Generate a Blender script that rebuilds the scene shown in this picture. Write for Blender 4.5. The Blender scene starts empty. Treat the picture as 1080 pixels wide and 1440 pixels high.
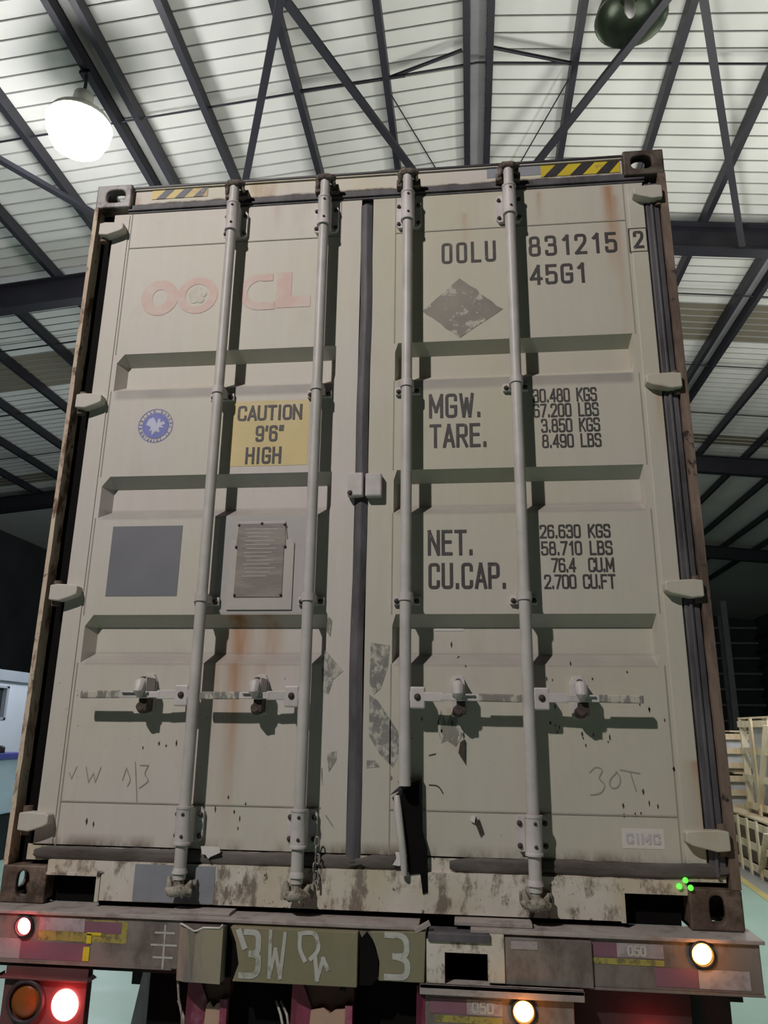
import bpy, bmesh, math, random
from mathutils import Vector, Matrix
random.seed(7)
S = bpy.context.scene
COL = S.collection
# ---------------------------------------------------------------- camera
cd = bpy.data.cameras.new('camera'); cam = bpy.data.objects.new('camera', cd); COL.objects.link(cam)
R = Matrix(((0.99398729, 0.10868007, 0.01333819), (-0.10812193, 0.95497429, 0.27628563), (0.01728911, -0.27606655, 0.96098301)))
rt, fw, up = R[0], R[1], R[2]
cam.matrix_world = Matrix(((rt[0], up[0], -fw[0], 1.60893), (rt[1], up[1], -fw[1], -2.68430), (rt[2], up[2], -fw[2], 0.58265), (0, 0, 0, 1)))
cd.sensor_fit = 'VERTICAL'; cd.sensor_height = 24.0; cd.lens = 1063.8 / 1440 * 24.0
cd.clip_start = 0.05; cd.clip_end = 200
S.camera = cam
# ---------------------------------------------------------------- world, exposure, lamps, added fill lights
w = bpy.data.worlds.new('world'); S.world = w; w.use_nodes = True
w.node_tree.nodes['Background'].inputs[0].default_value = (0.75, 0.82, 1.0, 1)
w.node_tree.nodes['Background'].inputs[1].default_value = 0.012
S.view_settings.view_transform = 'Standard'; S.view_settings.look = 'None'
S.view_settings.gamma = 1; S.view_settings.use_curve_mapping = False
S.view_settings.exposure = 0.0
def lamp(name, loc, power, col=(1, 1, 1), rad=0.15, kind='POINT', size=None, aim=None, cone=None):
    l = bpy.data.lights.new(name, kind); l.energy = power; l.color = col
    if kind == 'AREA': l.shape = 'DISK'; l.size = size
    else: l.shadow_soft_size = rad
    if kind == 'SPOT': l.spot_size = cone; l.spot_blend = 0.3
    o = bpy.data.objects.new(name, l); COL.objects.link(o); o.location = loc
    if aim is not None:
        o.rotation_euler = (Vector(aim) - Vector(loc)).to_track_quat('-Z', 'Y').to_euler()
    return o
lamp('dock_lamp_light', (-1.35, -5.0, 5.7), 1430, (1, 0.945, 0.905), 0.09, 'SPOT', aim=(1.6, 0, 1.0), cone=math.radians(58))
lamp('hall_fill_light', (6.6, 4.6, 4.8), 230, (1, 0.99, 0.94), 1.0)  # added fill points without fittings, brightening roof, floor, crates and office wall
lamp('hall_fill_light', (1.9, 4.0, 4.0), 250, (1, 0.99, 0.95), 1.3)
lamp('hall_fill_light', (-4.6, 10.8, 2.6), 230, (0.88, 0.93, 1), 0.4)
lamp('hall_fill_light', (4.2, 5.6, 3.4), 300, (1, 0.98, 0.94), 0.4)
lamp('hall_fill_light', (8.0, 10.0, 4.6), 130, (1, 0.99, 0.94), 0.8)
lamp('hall_fill_light', (-3.4, 5.2, 1.6), 38, (1, 1, 1), 0.4)

# ---------------------------------------------------------------- helpers
def tag(o, label=None, cat=None, group=None, kind=None):
    if label: o['label'] = label
    if cat: o['category'] = cat
    if group: o['group'] = group
    if kind: o['kind'] = kind
    return o
def empty(name, loc=(0, 0, 0), rz=0.0):
    o = bpy.data.objects.new(name, None); COL.objects.link(o); o.location = loc; o.rotation_euler = (0, 0, rz); o.empty_display_size = .1
    return o
class MB:
    def __init__(s): s.v = []; s.f = []; s.sm = []
    def add(s, vs, fs, smooth=False):
        n = len(s.v); s.v += [tuple(v) for v in vs]; s.f += [tuple(i + n for i in f) for f in fs]; s.sm += [smooth] * len(fs)
        return s
    def box(s, a, b):
        x0, y0, z0 = a; x1, y1, z1 = b
        if x0 > x1: x0, x1 = x1, x0
        if y0 > y1: y0, y1 = y1, y0
        if z0 > z1: z0, z1 = z1, z0
        vs = [(x, y, z) for z in (z0, z1) for y in (y0, y1) for x in (x0, x1)]
        return s.add(vs, [(0, 2, 3, 1), (4, 5, 7, 6), (0, 1, 5, 4), (2, 6, 7, 3), (0, 4, 6, 2), (1, 3, 7, 5)])
    def prism(s, poly, y0, y1):           # poly in (x,z), counter-clockwise seen from -y
        n = len(poly)
        vs = [(x, y0, z) for x, z in poly] + [(x, y1, z) for x, z in poly]
        fs = [tuple(range(n)), tuple(range(2 * n - 1, n - 1, -1))] + [(i, i + n, (i + 1) % n + n, (i + 1) % n) for i in range(n)]
        return s.add(vs, fs)
    def extr_x(s, poly, x0, x1):          # poly in (y,z) extruded along x
        n = len(poly)
        vs = [(x0, y, z) for y, z in poly] + [(x1, y, z) for y, z in poly]
        fs = [tuple(range(n)), tuple(range(2 * n - 1, n - 1, -1))] + [(i, i + n, (i + 1) % n + n, (i + 1) % n) for i in range(n)]
        return s.add(vs, fs)
    def bar(s, p, q, wd, ht, upv=(0, 0, 1)):
        p = Vector(p); q = Vector(q); d = (q - p).normalized(); u = Vector(upv)
        sd = d.cross(u).normalized() * wd / 2; u2 = sd.cross(d).normalized() * ht / 2
        vs = [c + a * sd + b * u2 for c in (p, q) for b in (-1, 1) for a in (-1, 1)]
        return s.add(vs, [(0, 2, 3, 1), (4, 5, 7, 6), (0, 1, 5, 4), (2, 6, 7, 3), (0, 4, 6, 2), (1, 3, 7, 5)])
    def tube(s, pts, r, n=12, cap=True):
        pts = [Vector(p) for p in pts]; rs = r if isinstance(r, (list, tuple)) else [r] * len(pts)
        rings = []; prev = None
        for i, p in enumerate(pts):
            d = (pts[min(i + 1, len(pts) - 1)] - pts[max(i - 1, 0)])
            d.normalize()
            a = prev if prev is not None else (Vector((1, 0, 0)) if abs(d.x) < .9 else Vector((0, 1, 0)))
            a = (a - d * a.dot(d)).normalized(); b = d.cross(a); prev = a
            rings.append([p + (a * math.cos(2 * math.pi * k / n) + b * math.sin(2 * math.pi * k / n)) * rs[i] for k in range(n)])
        vs = [v for g in rings for v in g]
        fs = [(i * n + k, i * n + (k + 1) % n, (i + 1) * n + (k + 1) % n, (i + 1) * n + k) for i in range(len(pts) - 1) for k in range(n)]
        s.add(vs, fs, True)
        if cap: s.add(rings[0], [tuple(range(n - 1, -1, -1))]); s.add(rings[-1], [tuple(range(n))])
        return s
    def lathe(s, prof, c, ax='z', n=32, cap=False):  # prof (r,h)
        vs = []
        for r, h in prof:
            for k in range(n):
                a = 2 * math.pi * k / n; x, y = r * math.cos(a), r * math.sin(a)
                vs.append((c[0] + x, c[1] + y, c[2] + h) if ax == 'z' else (c[0] + x, c[1] - h, c[2] + y))
        fs = [(i * n + k, i * n + (k + 1) % n, (i + 1) * n + (k + 1) % n, (i + 1) * n + k) for i in range(len(prof) - 1) for k in range(n)]
        s.add(vs, fs, True)
        if cap: s.add(vs[:n], [tuple(range(n))]); s.add(vs[-n:], [tuple(range(n))])
        return s
    def holed(s, rect, hole, axis, lvl0, lvl1):
        """plate with a hole. rect (u0,v0,u1,v1), hole (cu,cv,hw,hh) stadium/ellipse; axis the thin axis"""
        u0, v0, u1, v1 = rect; cu, cv, hw, hh = hole; n = 32
        H = []; O = []
        for k in range(n):
            a = 2 * math.pi * (k + .5) / n; ca, sa = math.cos(a), math.sin(a)
            e = 3.0
            rr = 1 / ((abs(ca / hw) ** e + abs(sa / hh) ** e) ** (1 / e))
            H.append((cu + rr * ca, cv + rr * sa))
            t = min(((u1 - cu) / ca if ca > 0 else (u0 - cu) / ca) if abs(ca) > 1e-9 else 1e9, ((v1 - cv) / sa if sa > 0 else (v0 - cv) / sa) if abs(sa) > 1e-9 else 1e9)
            O.append([cu + t * ca, cv + t * sa])
        for (cx, cy) in ((u0, v0), (u1, v0), (u1, v1), (u0, v1)):
            k = min(range(n), key=lambda i: (O[i][0] - cx) ** 2 + (O[i][1] - cy) ** 2); O[k] = [cx, cy]
        def P(u, v, l): return {'y': (u, l, v), 'x': (l, u, v), 'z': (u, v, l)}[axis]
        vs = [P(*p, lvl0) for p in H] + [P(*p, lvl0) for p in O] + [P(*p, lvl1) for p in H] + [P(*p, lvl1) for p in O]
        fs = []
        for k in range(n):
            j = (k + 1) % n
            fs += [(k, j, n + j, n + k), (2 * n + k, 3 * n + k, 3 * n + j, 2 * n + j), (k, 2 * n + k, 2 * n + j, j), (n + k, n + j, 3 * n + j, 3 * n + k)]
        return s.add(vs, fs)
    def build(s, name, mat, parent=None, bevel=0, kind=None, label=None, group=None):
        me = bpy.data.meshes.new(name); me.from_pydata(s.v, [], s.f); me.update()
        bm = bmesh.new(); bm.from_mesh(me); bmesh.ops.recalc_face_normals(bm, faces=bm.faces); bm.to_mesh(me); bm.free()
        me.polygons.foreach_set('use_smooth', s.sm)
        if mat: me.materials.append(mat)
        o = bpy.data.objects.new(name, me); COL.objects.link(o)
        if parent: o.parent = parent
        if bevel:
            m = o.modifiers.new('bevel', 'BEVEL'); m.width = bevel; m.segments = 2; m.limit_method = 'ANGLE'
        tag(o, label=label, kind=kind)
        return o
def inst(o, loc, parent=None, rot=None, scale=None):
    c = o.copy(); COL.objects.link(c); c.parent = parent if parent else o.parent
    c.location = loc
    if rot: c.rotation_euler = rot
    if scale: c.scale = scale
    return c

# ---------------------------------------------------------------- materials
class NT:
    def __init__(s, name):
        s.m = bpy.data.materials.new(name); s.m.use_nodes = True; s.t = s.m.node_tree
        s.b = s.t.nodes['Principled BSDF']; s.tc = s.t.nodes.new('ShaderNodeTexCoord')
    def n(s, typ, **k):
        nd = s.t.nodes.new(typ)
        for a, v in k.items(): setattr(nd, a, v)
        return nd
    def l(s, a, b): s.t.links.new(a, b)
    def noise(s, scale, stretch=(1, 1, 1), detail=4, rough=.6, off=0):
        mp = s.n('ShaderNodeMapping'); mp.inputs['Scale'].default_value = stretch; mp.inputs['Location'].default_value = (off, off, off)
        s.l(s.tc.outputs['Object'], mp.inputs[0])
        nz = s.n('ShaderNodeTexNoise'); nz.inputs['Scale'].default_value = scale; nz.inputs['Detail'].default_value = detail; nz.inputs['Roughness'].default_value = rough
        s.l(mp.outputs[0], nz.inputs['Vector']); return nz.outputs[0]
    def ramp(s, f, a, b, va=0.0, vb=1.0):
        r = s.n('ShaderNodeMapRange'); r.clamp = True
        for i, v in zip((1, 2, 3, 4), (a, b, va, vb)): r.inputs[i].default_value = v
        s.l(f, r.inputs[0]); return r.outputs[0]
    def math(s, op, a, b=None):
        m = s.n('ShaderNodeMath', operation=op)
        for i, v in enumerate((a, b)):
            if v is None: continue
            if isinstance(v, (int, float)): m.inputs[i].default_value = v
            else: s.l(v, m.inputs[i])
        return m.outputs[0]
    def mix(s, f, a, b):
        m = s.n('ShaderNodeMix', data_type='RGBA')
        for sock, v in ((m.inputs[0], f), (m.inputs[6], a), (m.inputs[7], b)):
            if isinstance(v, (int, float)): sock.default_value = v
            elif isinstance(v, tuple): sock.default_value = (*v, 1) if len(v) == 3 else v
            else: s.l(v, sock)
        return m.outputs[2]
    def xyz(s):
        sp = s.n('ShaderNodeSeparateXYZ'); s.l(s.tc.outputs['Object'], sp.inputs[0]); return sp.outputs
    def done(s, col, rough=.6, metal=0.0, bump=None, bstr=.2, bdist=.01, spec=.4):
        if isinstance(col, tuple): s.b.inputs['Base Color'].default_value = (*col, 1)
        else: s.l(col, s.b.inputs['Base Color'])
        if isinstance(rough, (int, float)): s.b.inputs['Roughness'].default_value = rough
        else: s.l(rough, s.b.inputs['Roughness'])
        s.b.inputs['Metallic'].default_value = metal; s.b.inputs['Specular IOR Level'].default_value = spec
        if bump is not None:
            bp = s.n('ShaderNodeBump'); bp.inputs['Strength'].default_value = bstr; bp.inputs['Distance'].default_value = bdist
            s.l(bump, bp.inputs['Height']); s.l(bp.outputs[0], s.b.inputs['Normal'])
        return s.m
def plain(name, col, rough=.6, metal=0.0, var=.25, scale=12, spec=.4, bump=.1):
    t = NT(name); nz = t.noise(scale)
    d = tuple(c * (1 - var) for c in col); l = tuple(min(1, c * (1 + var)) for c in col)
    return t.done(t.mix(t.ramp(nz, .3, .7), d, l), rough, metal, nz, bump, .004, spec)
def grimy(name, base, grime, lo=.48, hi=.6, scale=9, stretch=(1, 1, .5), rough=.7, base2=None, spots=None, bump=.3):
    t = NT(name); a = t.noise(scale, stretch, 6, .7); b = t.noise(scale * .3, (1, 1, 1), 3, .6, 4)
    c = t.mix(t.ramp(b, .35, .65), base, base2 or tuple(x * .8 for x in base))
    c = t.mix(t.ramp(a, lo, hi), c, grime)
    if spots:
        c = t.mix(t.ramp(t.noise(scale * 2.2, (1, 1, .7), 5, .7, 9), .6, .66), c, spots)
    return t.done(c, rough, 0, a, bump, .006)
def door_paint(name, base, base2, streaks, seed=0):
    t = NT(name); X, Y, Z = t.xyz()
    big = t.noise(1.1, (1, 1, 1), 3, .5, seed); fine = t.noise(30, (1, 1, .12), 4, .6, seed)
    blot = t.noise(6, (1, 1, .5), 6, .7, seed + 3)
    c = t.mix(t.ramp(big, .38, .62), base, base2)
    c = t.mix(t.ramp(fine, .35, .8, 0, .22), c, tuple(x * .72 for x in base))
    c = t.mix(t.ramp(blot, .58, .8, 0, .35), c, (.33, .29, .2))
    for (x0, wd, zt, zb, st) in streaks:
        g = t.math('SUBTRACT', X, x0); g = t.math('ADD', g, t.math('MULTIPLY', t.math('SUBTRACT', t.noise(5, (1, 1, .6), 3, .5, x0 * 9), .5), wd * 1.2))
        g = t.math('DIVIDE', g, wd); g = t.math('MULTIPLY', g, g); g = t.math('POWER', 2.718, t.math('MULTIPLY', g, -1.0))
        v = t.ramp(Z, zb, zt)
        v = t.math('MULTIPLY', v, t.ramp(Z, zt + .005, zt - .01))
        m = t.math('MULTIPLY', t.math('MULTIPLY', g, v), t.ramp(t.noise(22, (1, 1, .08), 3, .6, x0 * 5), .3, .6, .35, 1))
        m = t.math('MULTIPLY', m, st)
        c = t.mix(m, c, (.34, .14, .035))
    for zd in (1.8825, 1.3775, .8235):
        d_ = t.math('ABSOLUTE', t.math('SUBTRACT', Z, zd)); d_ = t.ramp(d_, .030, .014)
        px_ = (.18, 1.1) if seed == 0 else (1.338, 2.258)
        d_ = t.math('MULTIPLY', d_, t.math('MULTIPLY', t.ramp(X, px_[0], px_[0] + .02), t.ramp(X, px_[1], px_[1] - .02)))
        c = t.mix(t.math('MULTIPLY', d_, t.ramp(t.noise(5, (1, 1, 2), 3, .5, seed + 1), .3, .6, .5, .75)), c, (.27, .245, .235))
    # small chips low on the door, with rust in them
    ch = t.math('MULTIPLY', t.ramp(t.noise(26, (1, 1, .7), 4, .75, seed + 8), .68, .71), t.ramp(t.noise(2.3, (1, 1, 1), 2, .5, seed + 5), .5, .6))
    ch = t.math('MULTIPLY', ch, t.ramp(Z, 1.1, .7))
    c = t.mix(ch, c, (.1, .055, .035))
    # grime along the bottom edge
    bt = t.math('MULTIPLY', t.ramp(Z, .225, .175), t.ramp(t.noise(7, (1, 1, .4), 5, .7, seed), .42, .62))
    c = t.mix(bt, c, (.085, .05, .028))
    return t.done(c, .55, 0, blot, .12, .006, .35)
def emit(name, col, strength, mid=None):
    t = NT(name); t.b.inputs['Base Color'].default_value = (*[min(1, c) * .5 for c in col], 1)
    t.b.inputs['Emission Color'].default_value = (*col, 1); t.b.inputs['Emission Strength'].default_value = strength
    return t.m
M = {}
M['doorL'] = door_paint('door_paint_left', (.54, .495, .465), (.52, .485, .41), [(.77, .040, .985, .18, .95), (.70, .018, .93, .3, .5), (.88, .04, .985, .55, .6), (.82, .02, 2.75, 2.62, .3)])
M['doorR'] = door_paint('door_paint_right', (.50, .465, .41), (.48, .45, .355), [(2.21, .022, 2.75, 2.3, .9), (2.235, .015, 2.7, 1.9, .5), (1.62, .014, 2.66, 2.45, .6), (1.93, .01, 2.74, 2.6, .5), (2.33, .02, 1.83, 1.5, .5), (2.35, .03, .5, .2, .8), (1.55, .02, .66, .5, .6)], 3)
M['rod'] = plain('rod_paint', (.47, .44, .42), .45, 0, .12, 10)
M['bracket'] = plain('bracket_paint', (.50, .46, .45), .5, 0, .15, 12)
M['bolt'] = plain('bolt_rusty', (.06, .042, .035), .7, .2, .3, 60)
M['cam'] = grimy('cam_rusty', (.14, .11, .09), (.05, .032, .025), .42, .6, 40, (1, 1, 1), .75, (.2, .17, .14))
M['camlo'] = grimy('cam_grimy', (.36, .33, .28), (.1, .075, .05), .48, .62, 40, (1, 1, 1), .75)
M['gasket'] = grimy('rubber_gasket', (.085, .08, .09), (.035, .03, .033), .4, .65, 6, (1, 1, .3), .6, (.12, .11, .12))
M['gasketlo'] = grimy('rubber_gasket_dirty', (.10, .088, .08), (.045, .036, .03), .4, .65, 8, (.3, 1, 1), .7, (.15, .13, .12))
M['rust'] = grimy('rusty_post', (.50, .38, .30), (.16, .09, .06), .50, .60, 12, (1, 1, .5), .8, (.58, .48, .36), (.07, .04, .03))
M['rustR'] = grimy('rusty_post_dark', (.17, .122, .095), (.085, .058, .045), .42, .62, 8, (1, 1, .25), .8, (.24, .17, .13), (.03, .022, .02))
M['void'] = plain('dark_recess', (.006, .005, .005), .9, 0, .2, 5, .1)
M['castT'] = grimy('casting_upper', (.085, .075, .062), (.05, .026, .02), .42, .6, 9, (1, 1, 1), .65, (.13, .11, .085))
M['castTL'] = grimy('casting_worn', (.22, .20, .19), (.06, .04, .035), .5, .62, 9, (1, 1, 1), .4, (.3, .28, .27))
M['castB'] = grimy('casting_lower', (.12, .082, .06), (.06, .04, .03), .42, .6, 14, (1, 1, 1), .55, (.2, .15, .12))
M['sill'] = grimy('sill_scraped', (.60, .56, .51), (.20, .165, .13), .50, .60, 15, (1, 1, .5), .75, (.50, .44, .33), (.05, .035, .03))
M['sillgrey'] = plain('sill_grey_patch', (.24, .25, .28), .6, 0, .1, 10)
t = NT('header_paint'); X, Y, Z = t.xyz()
c = t.mix(t.ramp(t.noise(2.2), .4, .6), (.55, .50, .46), (.56, .53, .40))
rm = t.math('MULTIPLY', t.ramp(t.math('ADD', Z, t.math('MULTIPLY', t.noise(14, (1, 1, 1), 4), .03)), 2.832, 2.822), 1.0)
c = t.mix(rm, c, (.055, .035, .028))
r2 = t.math('MULTIPLY', t.ramp(t.noise(3.2, (1, 1, .6), 4, .6, 2), .5, .62), t.ramp(X, 1.3, .7))
c = t.mix(t.math('MULTIPLY', r2, .75), c, (.33, .17, .06)); M['header'] = t.done(c, .6)
M['yel'] = grimy('hazard_yellow', (.62, .47, .03), (.25, .19, .1), .6, .72, 12, (1, 1, 1), .5)
M['yelworn'] = grimy('hazard_yellow_worn', (.66, .52, .22), (.45, .3, .2), .5, .65, 12, (1, 1, 1), .6)
M['blk'] = plain('hazard_black', (.035, .03, .035), .5, 0, .2, 20)
M['blkworn'] = grimy('hazard_black_worn', (.14, .14, .17), (.4, .36, .3), .58, .7, 12, (1, 1, 1), .6)
M['ink'] = grimy('stencil_ink', (.062, .055, .056), (.17, .155, .14), .60, .7, 40, (1, 1, 1), .55)
M['inkthin'] = plain('pencil_mark', (.30, .28, .24), .8, 0, .1, 10)
M['pink'] = grimy('faded_red_logo', (.56, .40, .35), (.56, .47, .42), .45, .62, 14, (1, 1, 1), .6, (.56, .39, .35))
M['pinkL'] = grimy('faded_red_logo_edge', (.50, .30, .27), (.56, .43, .38), .45, .6, 14, (1, 1, 1), .6)
M['flower'] = grimy('faded_flower', (.62, .57, .50), (.5, .42, .36), .5, .6, 30, (1, 1, 1), .6)
M['cream'] = plain('pale_sticker', (.60, .56, .53), .5, 0, .04, 10)
M['stick2'] = plain('pale_violet_print', (.47, .44, .46), .5, 0, .04, 10)
M['caution'] = grimy('caution_yellow', (.60, .475, .22), (.6, .5, .33), .5, .75, 4, (1, 1, 1), .55)
M['abs'] = plain('emblem_blue', (.13, .15, .42), .5, 0, .15, 20)
M['abslight'] = plain('emblem_pale', (.45, .46, .60), .5, 0, .1, 20)
M['greysq'] = plain('grey_vinyl', (.155, .155, .175), .5, 0, .07, 6)
M['plate'] = grimy('data_plate_metal', (.22, .19, .175), (.26, .225, .2), .45, .6, 5, (1, 1, 4), .42)
M['platelip'] = plain('data_plate_frame', (.42, .385, .36), .5, 0, .06, 8)
M['platepaint'] = plain('data_plate_surround', (.39, .37, .36), .55, 0, .07, 5)
M['diam'] = grimy('diamond_residue', (.21, .19, .165), (.44, .41, .35), .56, .60, 16, (1, 1, 1), .7, (.27, .25, .215))
M['scuff'] = grimy('scuff_grey', (.24, .225, .2), (.46, .43, .37), .5, .56, 30, (1, 1, .35), .8)
M['scrape'] = grimy('adhesive_residue', (.22, .21, .20), (.44, .42, .36), .47, .56, 34, (1, 1, .8), .8)
M['bump'] = grimy('bumper_grey', (.17, .14, .125), (.10, .08, .07), .45, .65, 7, (1, 1, .6), .65, (.22, .19, .17))
M['bumptop'] = grimy('bumper_flange', (.38, .33, .31), (.22, .18, .165), .5, .66, 12, (1, 1, 1), .7)
M['olive'] = grimy('bumper_olive', (.27, .21, .12), (.20, .18, .11), .45, .6, 6, (1, 1, .5), .7, (.20, .19, .13))
M['flap'] = grimy('bent_plate', (.26, .225, .19), (.17, .15, .14), .45, .65, 9, (1, 1, .3), .7, (.29, .25, .17))
M['graf'] = grimy('whitewash', (.50, .49, .45), (.28, .25, .2), .52, .64, 22, (1, 1, 1), .85)
M['tapeR'] = plain('tape_purple', (.20, .095, .13), .5, 0, .12, 6)
M['tapeW'] = grimy('tape_white', (.40, .36, .37), (.27, .22, .23), .48, .6, 20, (1, 1, 1), .5)
M['tapeY'] = grimy('tape_yellow', (.36, .31, .08), (.16, .14, .06), .5, .58, 40, (1, 1, 1), .6)
M['yelpaint'] = plain('paint_yellow', (.60, .50, .03), .6, 0, .15, 20)
M['magenta'] = grimy('chassis_magenta', (.27, .055, .10), (.36, .14, .2), .5, .66, 12, (1, 1, 1), .6)
M['redbrown'] = grimy('chassis_redbrown', (.11, .035, .03), (.055, .03, .015), .45, .6, 9, (1, 1, 1), .6)
M['peach'] = plain('chassis_peach', (.42, .27, .2), .7, 0, .08, 6)
M['chassis'] = plain('chassis_black', (.02, .016, .016), .7, 0, .3, 10)
M['tyre'] = plain('tyre_rubber', (.018, .016, .017), .85, 0, .2, 14)
M['mud'] = grimy('mudflap_dusty', (.55, .47, .52), (.36, .3, .34), .45, .6, 10, (1, 1, .3), .8)
M['lampbox'] = plain('lamp_bracket', (.12, .045, .045), .6, 0, .15, 9)
M['white'] = plain('paper_white', (.62, .58, .56), .7, 0, .05, 20)
M['chain'] = plain('chain_steel', (.32, .30, .29), .4, .5, .2, 30)
M['roof'] = NT('roof_sheet_metal'); 
t = M['roof']; c = t.mix(t.ramp(t.noise(.5, (1, 1, 1), 4, .6), .35, .65), (.60, .605, .56), (.70, .70, .66)); M['roof'] = t.done(c, .5, 0, None)
M['roofdirty'] = grimy('roof_skylight_dirty', (.22, .195, .14), (.17, .15, .11), .4, .6, 1, (1, 1, 1), .6)
M['roofseam'] = plain('roof_sheet_rib', (.30, .30, .28), .6, 0, .1, 3)
M['steel'] = plain('roof_steel', (.016, .016, .022), .5, 0, .2, 2)
M['steel2'] = plain('roof_steel_grey', (.26, .26, .27), .45, 0, .15, 2)
t = NT('floor_epoxy'); X, Y, Z = t.xyz()
c = t.mix(t.ramp(t.noise(.6, (1, 1, 1), 4), .4, .6), (.35, .54, .475), (.41, .58, .52)); M['floor'] = t.done(c, t.ramp(t.noise(2), .3, .7, .38, .55))
M['floorgrey'] = plain('floor_concrete', (.36, .37, .37), .5, 0, .1, 1)
M['line'] = plain('floor_line_yellow', (.6, .52, .22), .5, 0, .1, 4)
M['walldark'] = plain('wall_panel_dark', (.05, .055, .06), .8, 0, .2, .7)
M['office'] = plain('office_wall_white', (.60, .63, .72), .6, 0, .04, 1)
M['officetrim'] = plain('office_cornice_grey', (.33, .36, .41), .6, 0, .05, 1)
M['glass'] = plain('window_dark_glass', (.02, .025, .03), .1, 0, .1, 1, .6)
M['wood'] = grimy('crate_pine', (.72, .62, .45), (.60, .45, .26), .45, .65, 4, (1, 1, .2), .7, (.80, .72, .58))
M['wooddk'] = grimy('crate_ply', (.42, .34, .27), (.3, .23, .17), .45, .6, 3, (1, 1, 1), .8)
M['wrap'] = plain('plastic_wrap', (.60, .62, .66), .3, 0, .1, 5)
M['bluecab'] = plain('machine_white_blue', (.62, .78, .92), .4, 0, .05, 3)
M['bluecap'] = plain('machine_blue', (.12, .13, .5), .4, 0, .1, 3)
M['machdark'] = plain('machine_black', (.015, .015, .02), .5, 0, .1, 3)
M['lampsteel'] = plain('lamp_reflector_aluminium', (.06, .075, .05), .28, .5, .2, 4)
M['lampbody'] = plain('lamp_ballast', (.45, .46, .40), .4, .2, .1, 6)
M['green'] = emit('green_marker_light', (.15, 1, .08), 1.0)
def lens(name, edge, core, pw=2.2):
    t = NT(name); g = t.n('ShaderNodeTexGradient', gradient_type='SPHERICAL')
    mp = t.n('ShaderNodeMapping'); mp.inputs['Scale'].default_value = (1, 1, 1); t.l(t.tc.outputs['Object'], mp.inputs[0]); t.l(mp.outputs[0], g.inputs[0])
    f = t.ramp(g.outputs[1], 0.0, .5)
    c = t.mix(t.math('POWER', f, pw), edge, core); t.l(c, t.b.inputs['Emission Color']); t.b.inputs['Emission Strength'].default_value = 1.0
    t.b.inputs['Base Color'].default_value = (*[min(1, x) * .3 for x in edge], 1); t.b.inputs['Roughness'].default_value = .25
    return t.m
M['redlens'] = lens('red_lamp_lit', (2.2, .02, .05), (30, 9, 8), .8)
M['amblens'] = lens('amber_lamp_lit', (2.6, .38, .01), (34, 20, 4), .8)
M['amboff'] = plain('amber_lamp_unlit', (.22, .07, .015), .25, 0, .2, 20)
M['hotlamp'] = emit('lamp_glowing', (1, 1, 1), 60)

# ---------------------------------------------------------------- SETTING
FZ = -1.25
XR, H0, SL = 1.83, 8.0, 0.1
def rz(x): return H0 - SL * abs(x - XR)
MB().box((-22, -16, FZ - .1), (22, 42, FZ)).build('floor', M['floor'], kind='structure')
fl = bpy.data.objects['floor']
MB().add([(6.05, 2, FZ + .004), (22, 2, FZ + .004), (22, 42, FZ + .004), (6.05, 42, FZ + .004)], [(0, 1, 2, 3)]).build('concrete_apron', M['floorgrey'], fl) if False else None
# yellow line along the aisle, grey concrete outside it
ln = MB().bar((4.95, 6.6, FZ + .004), (5.35, 11.5, FZ + .004), .10, .006).build('floor_line', M['line'], fl)
MB().add([(4.98, 6.6, FZ + .002), (16, 6.6, FZ + .002), (16, 16, FZ + .002), (5.74, 16, FZ + .002)], [(0, 1, 2, 3)]).build('concrete_strip', M['floorgrey'], fl)

ce = MB(); 
for sg in (-1, 1):
    xe = XR + sg * 15
    ce.add([(XR, 17, H0 + .04), (xe, 17, rz(xe) + .04), (xe, 42, rz(xe) + .04), (XR, 42, H0 + .04)], [(0, 1, 2, 3)])
ceil = ce.build('ceiling', M['roof'], kind='structure')
# roof sheets: one pan with a standing rib per strip
PW = 0.21
def sheet(sg, mat):
    m = MB(); x0, x1 = XR, XR + sg * 15
    z0, z1 = H0 + .03, rz(x1) + .03
    ys = [(0, 0), (PW - .019, 0), (PW - .016, -.014), (PW - .004, -.014), (PW, 0)]
    vs = [(x0, y, z0 + d) for y, d in ys] + [(x1, y, z1 + d) for y, d in ys]
    m.add(vs, [(i, i + 1, i + 6, i + 5) for i in range(4)])
    o = m.build('roof_sheet', mat, ceil); o.data.materials.append(M['roofseam'])
    for i, p in enumerate(o.data.polygons):
        p.material_index = 1 if p.center.z < (z0 + z1) / 2 - .004 else 0
    return o
for sg in (-1, 1):
    a = sheet(sg, M['roof']); d = sheet(sg, M['roofdirty']); first = {0: True, 1: True}
    y = 0.0; k = 0
    while y < 17:
        dirty = 9.2 <= y < 10.35 or 14.9 <= y < 15.4
        o = d if dirty else a
        if first[dirty]: o.location = (0, y, 0); first[dirty] = False
        else: inst(o, (0, y, 0), ceil)
        y += PW
# purlins parallel to the ridge
def purlin(x, wd=.075, ht=.17, mat='steel', name='purlin'):
    return MB().box((x - wd / 2, -1, rz(x) - ht), (x + wd / 2, 32, rz(x))).build(name, M[mat], ceil)
for x in (1.70, 1.96, .78, -.25, -1.36, -2.16, -2.42, -3.55, -4.62, -5.7, -6.8, -7.9, -9, -10.1, 2.90, 3.97, 5.03, 6.1, 6.38, 7.45, 8.55, 9.6, 10.7, 11.8):
    purlin(x)
purlin(6.24, .19, .02, 'steel2', 'purlin_web'); purlin(1.83, .17, .02, 'steel2', 'purlin_web'); purlin(-2.29, .17, .02, 'roofseam', 'purlin_web')
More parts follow.
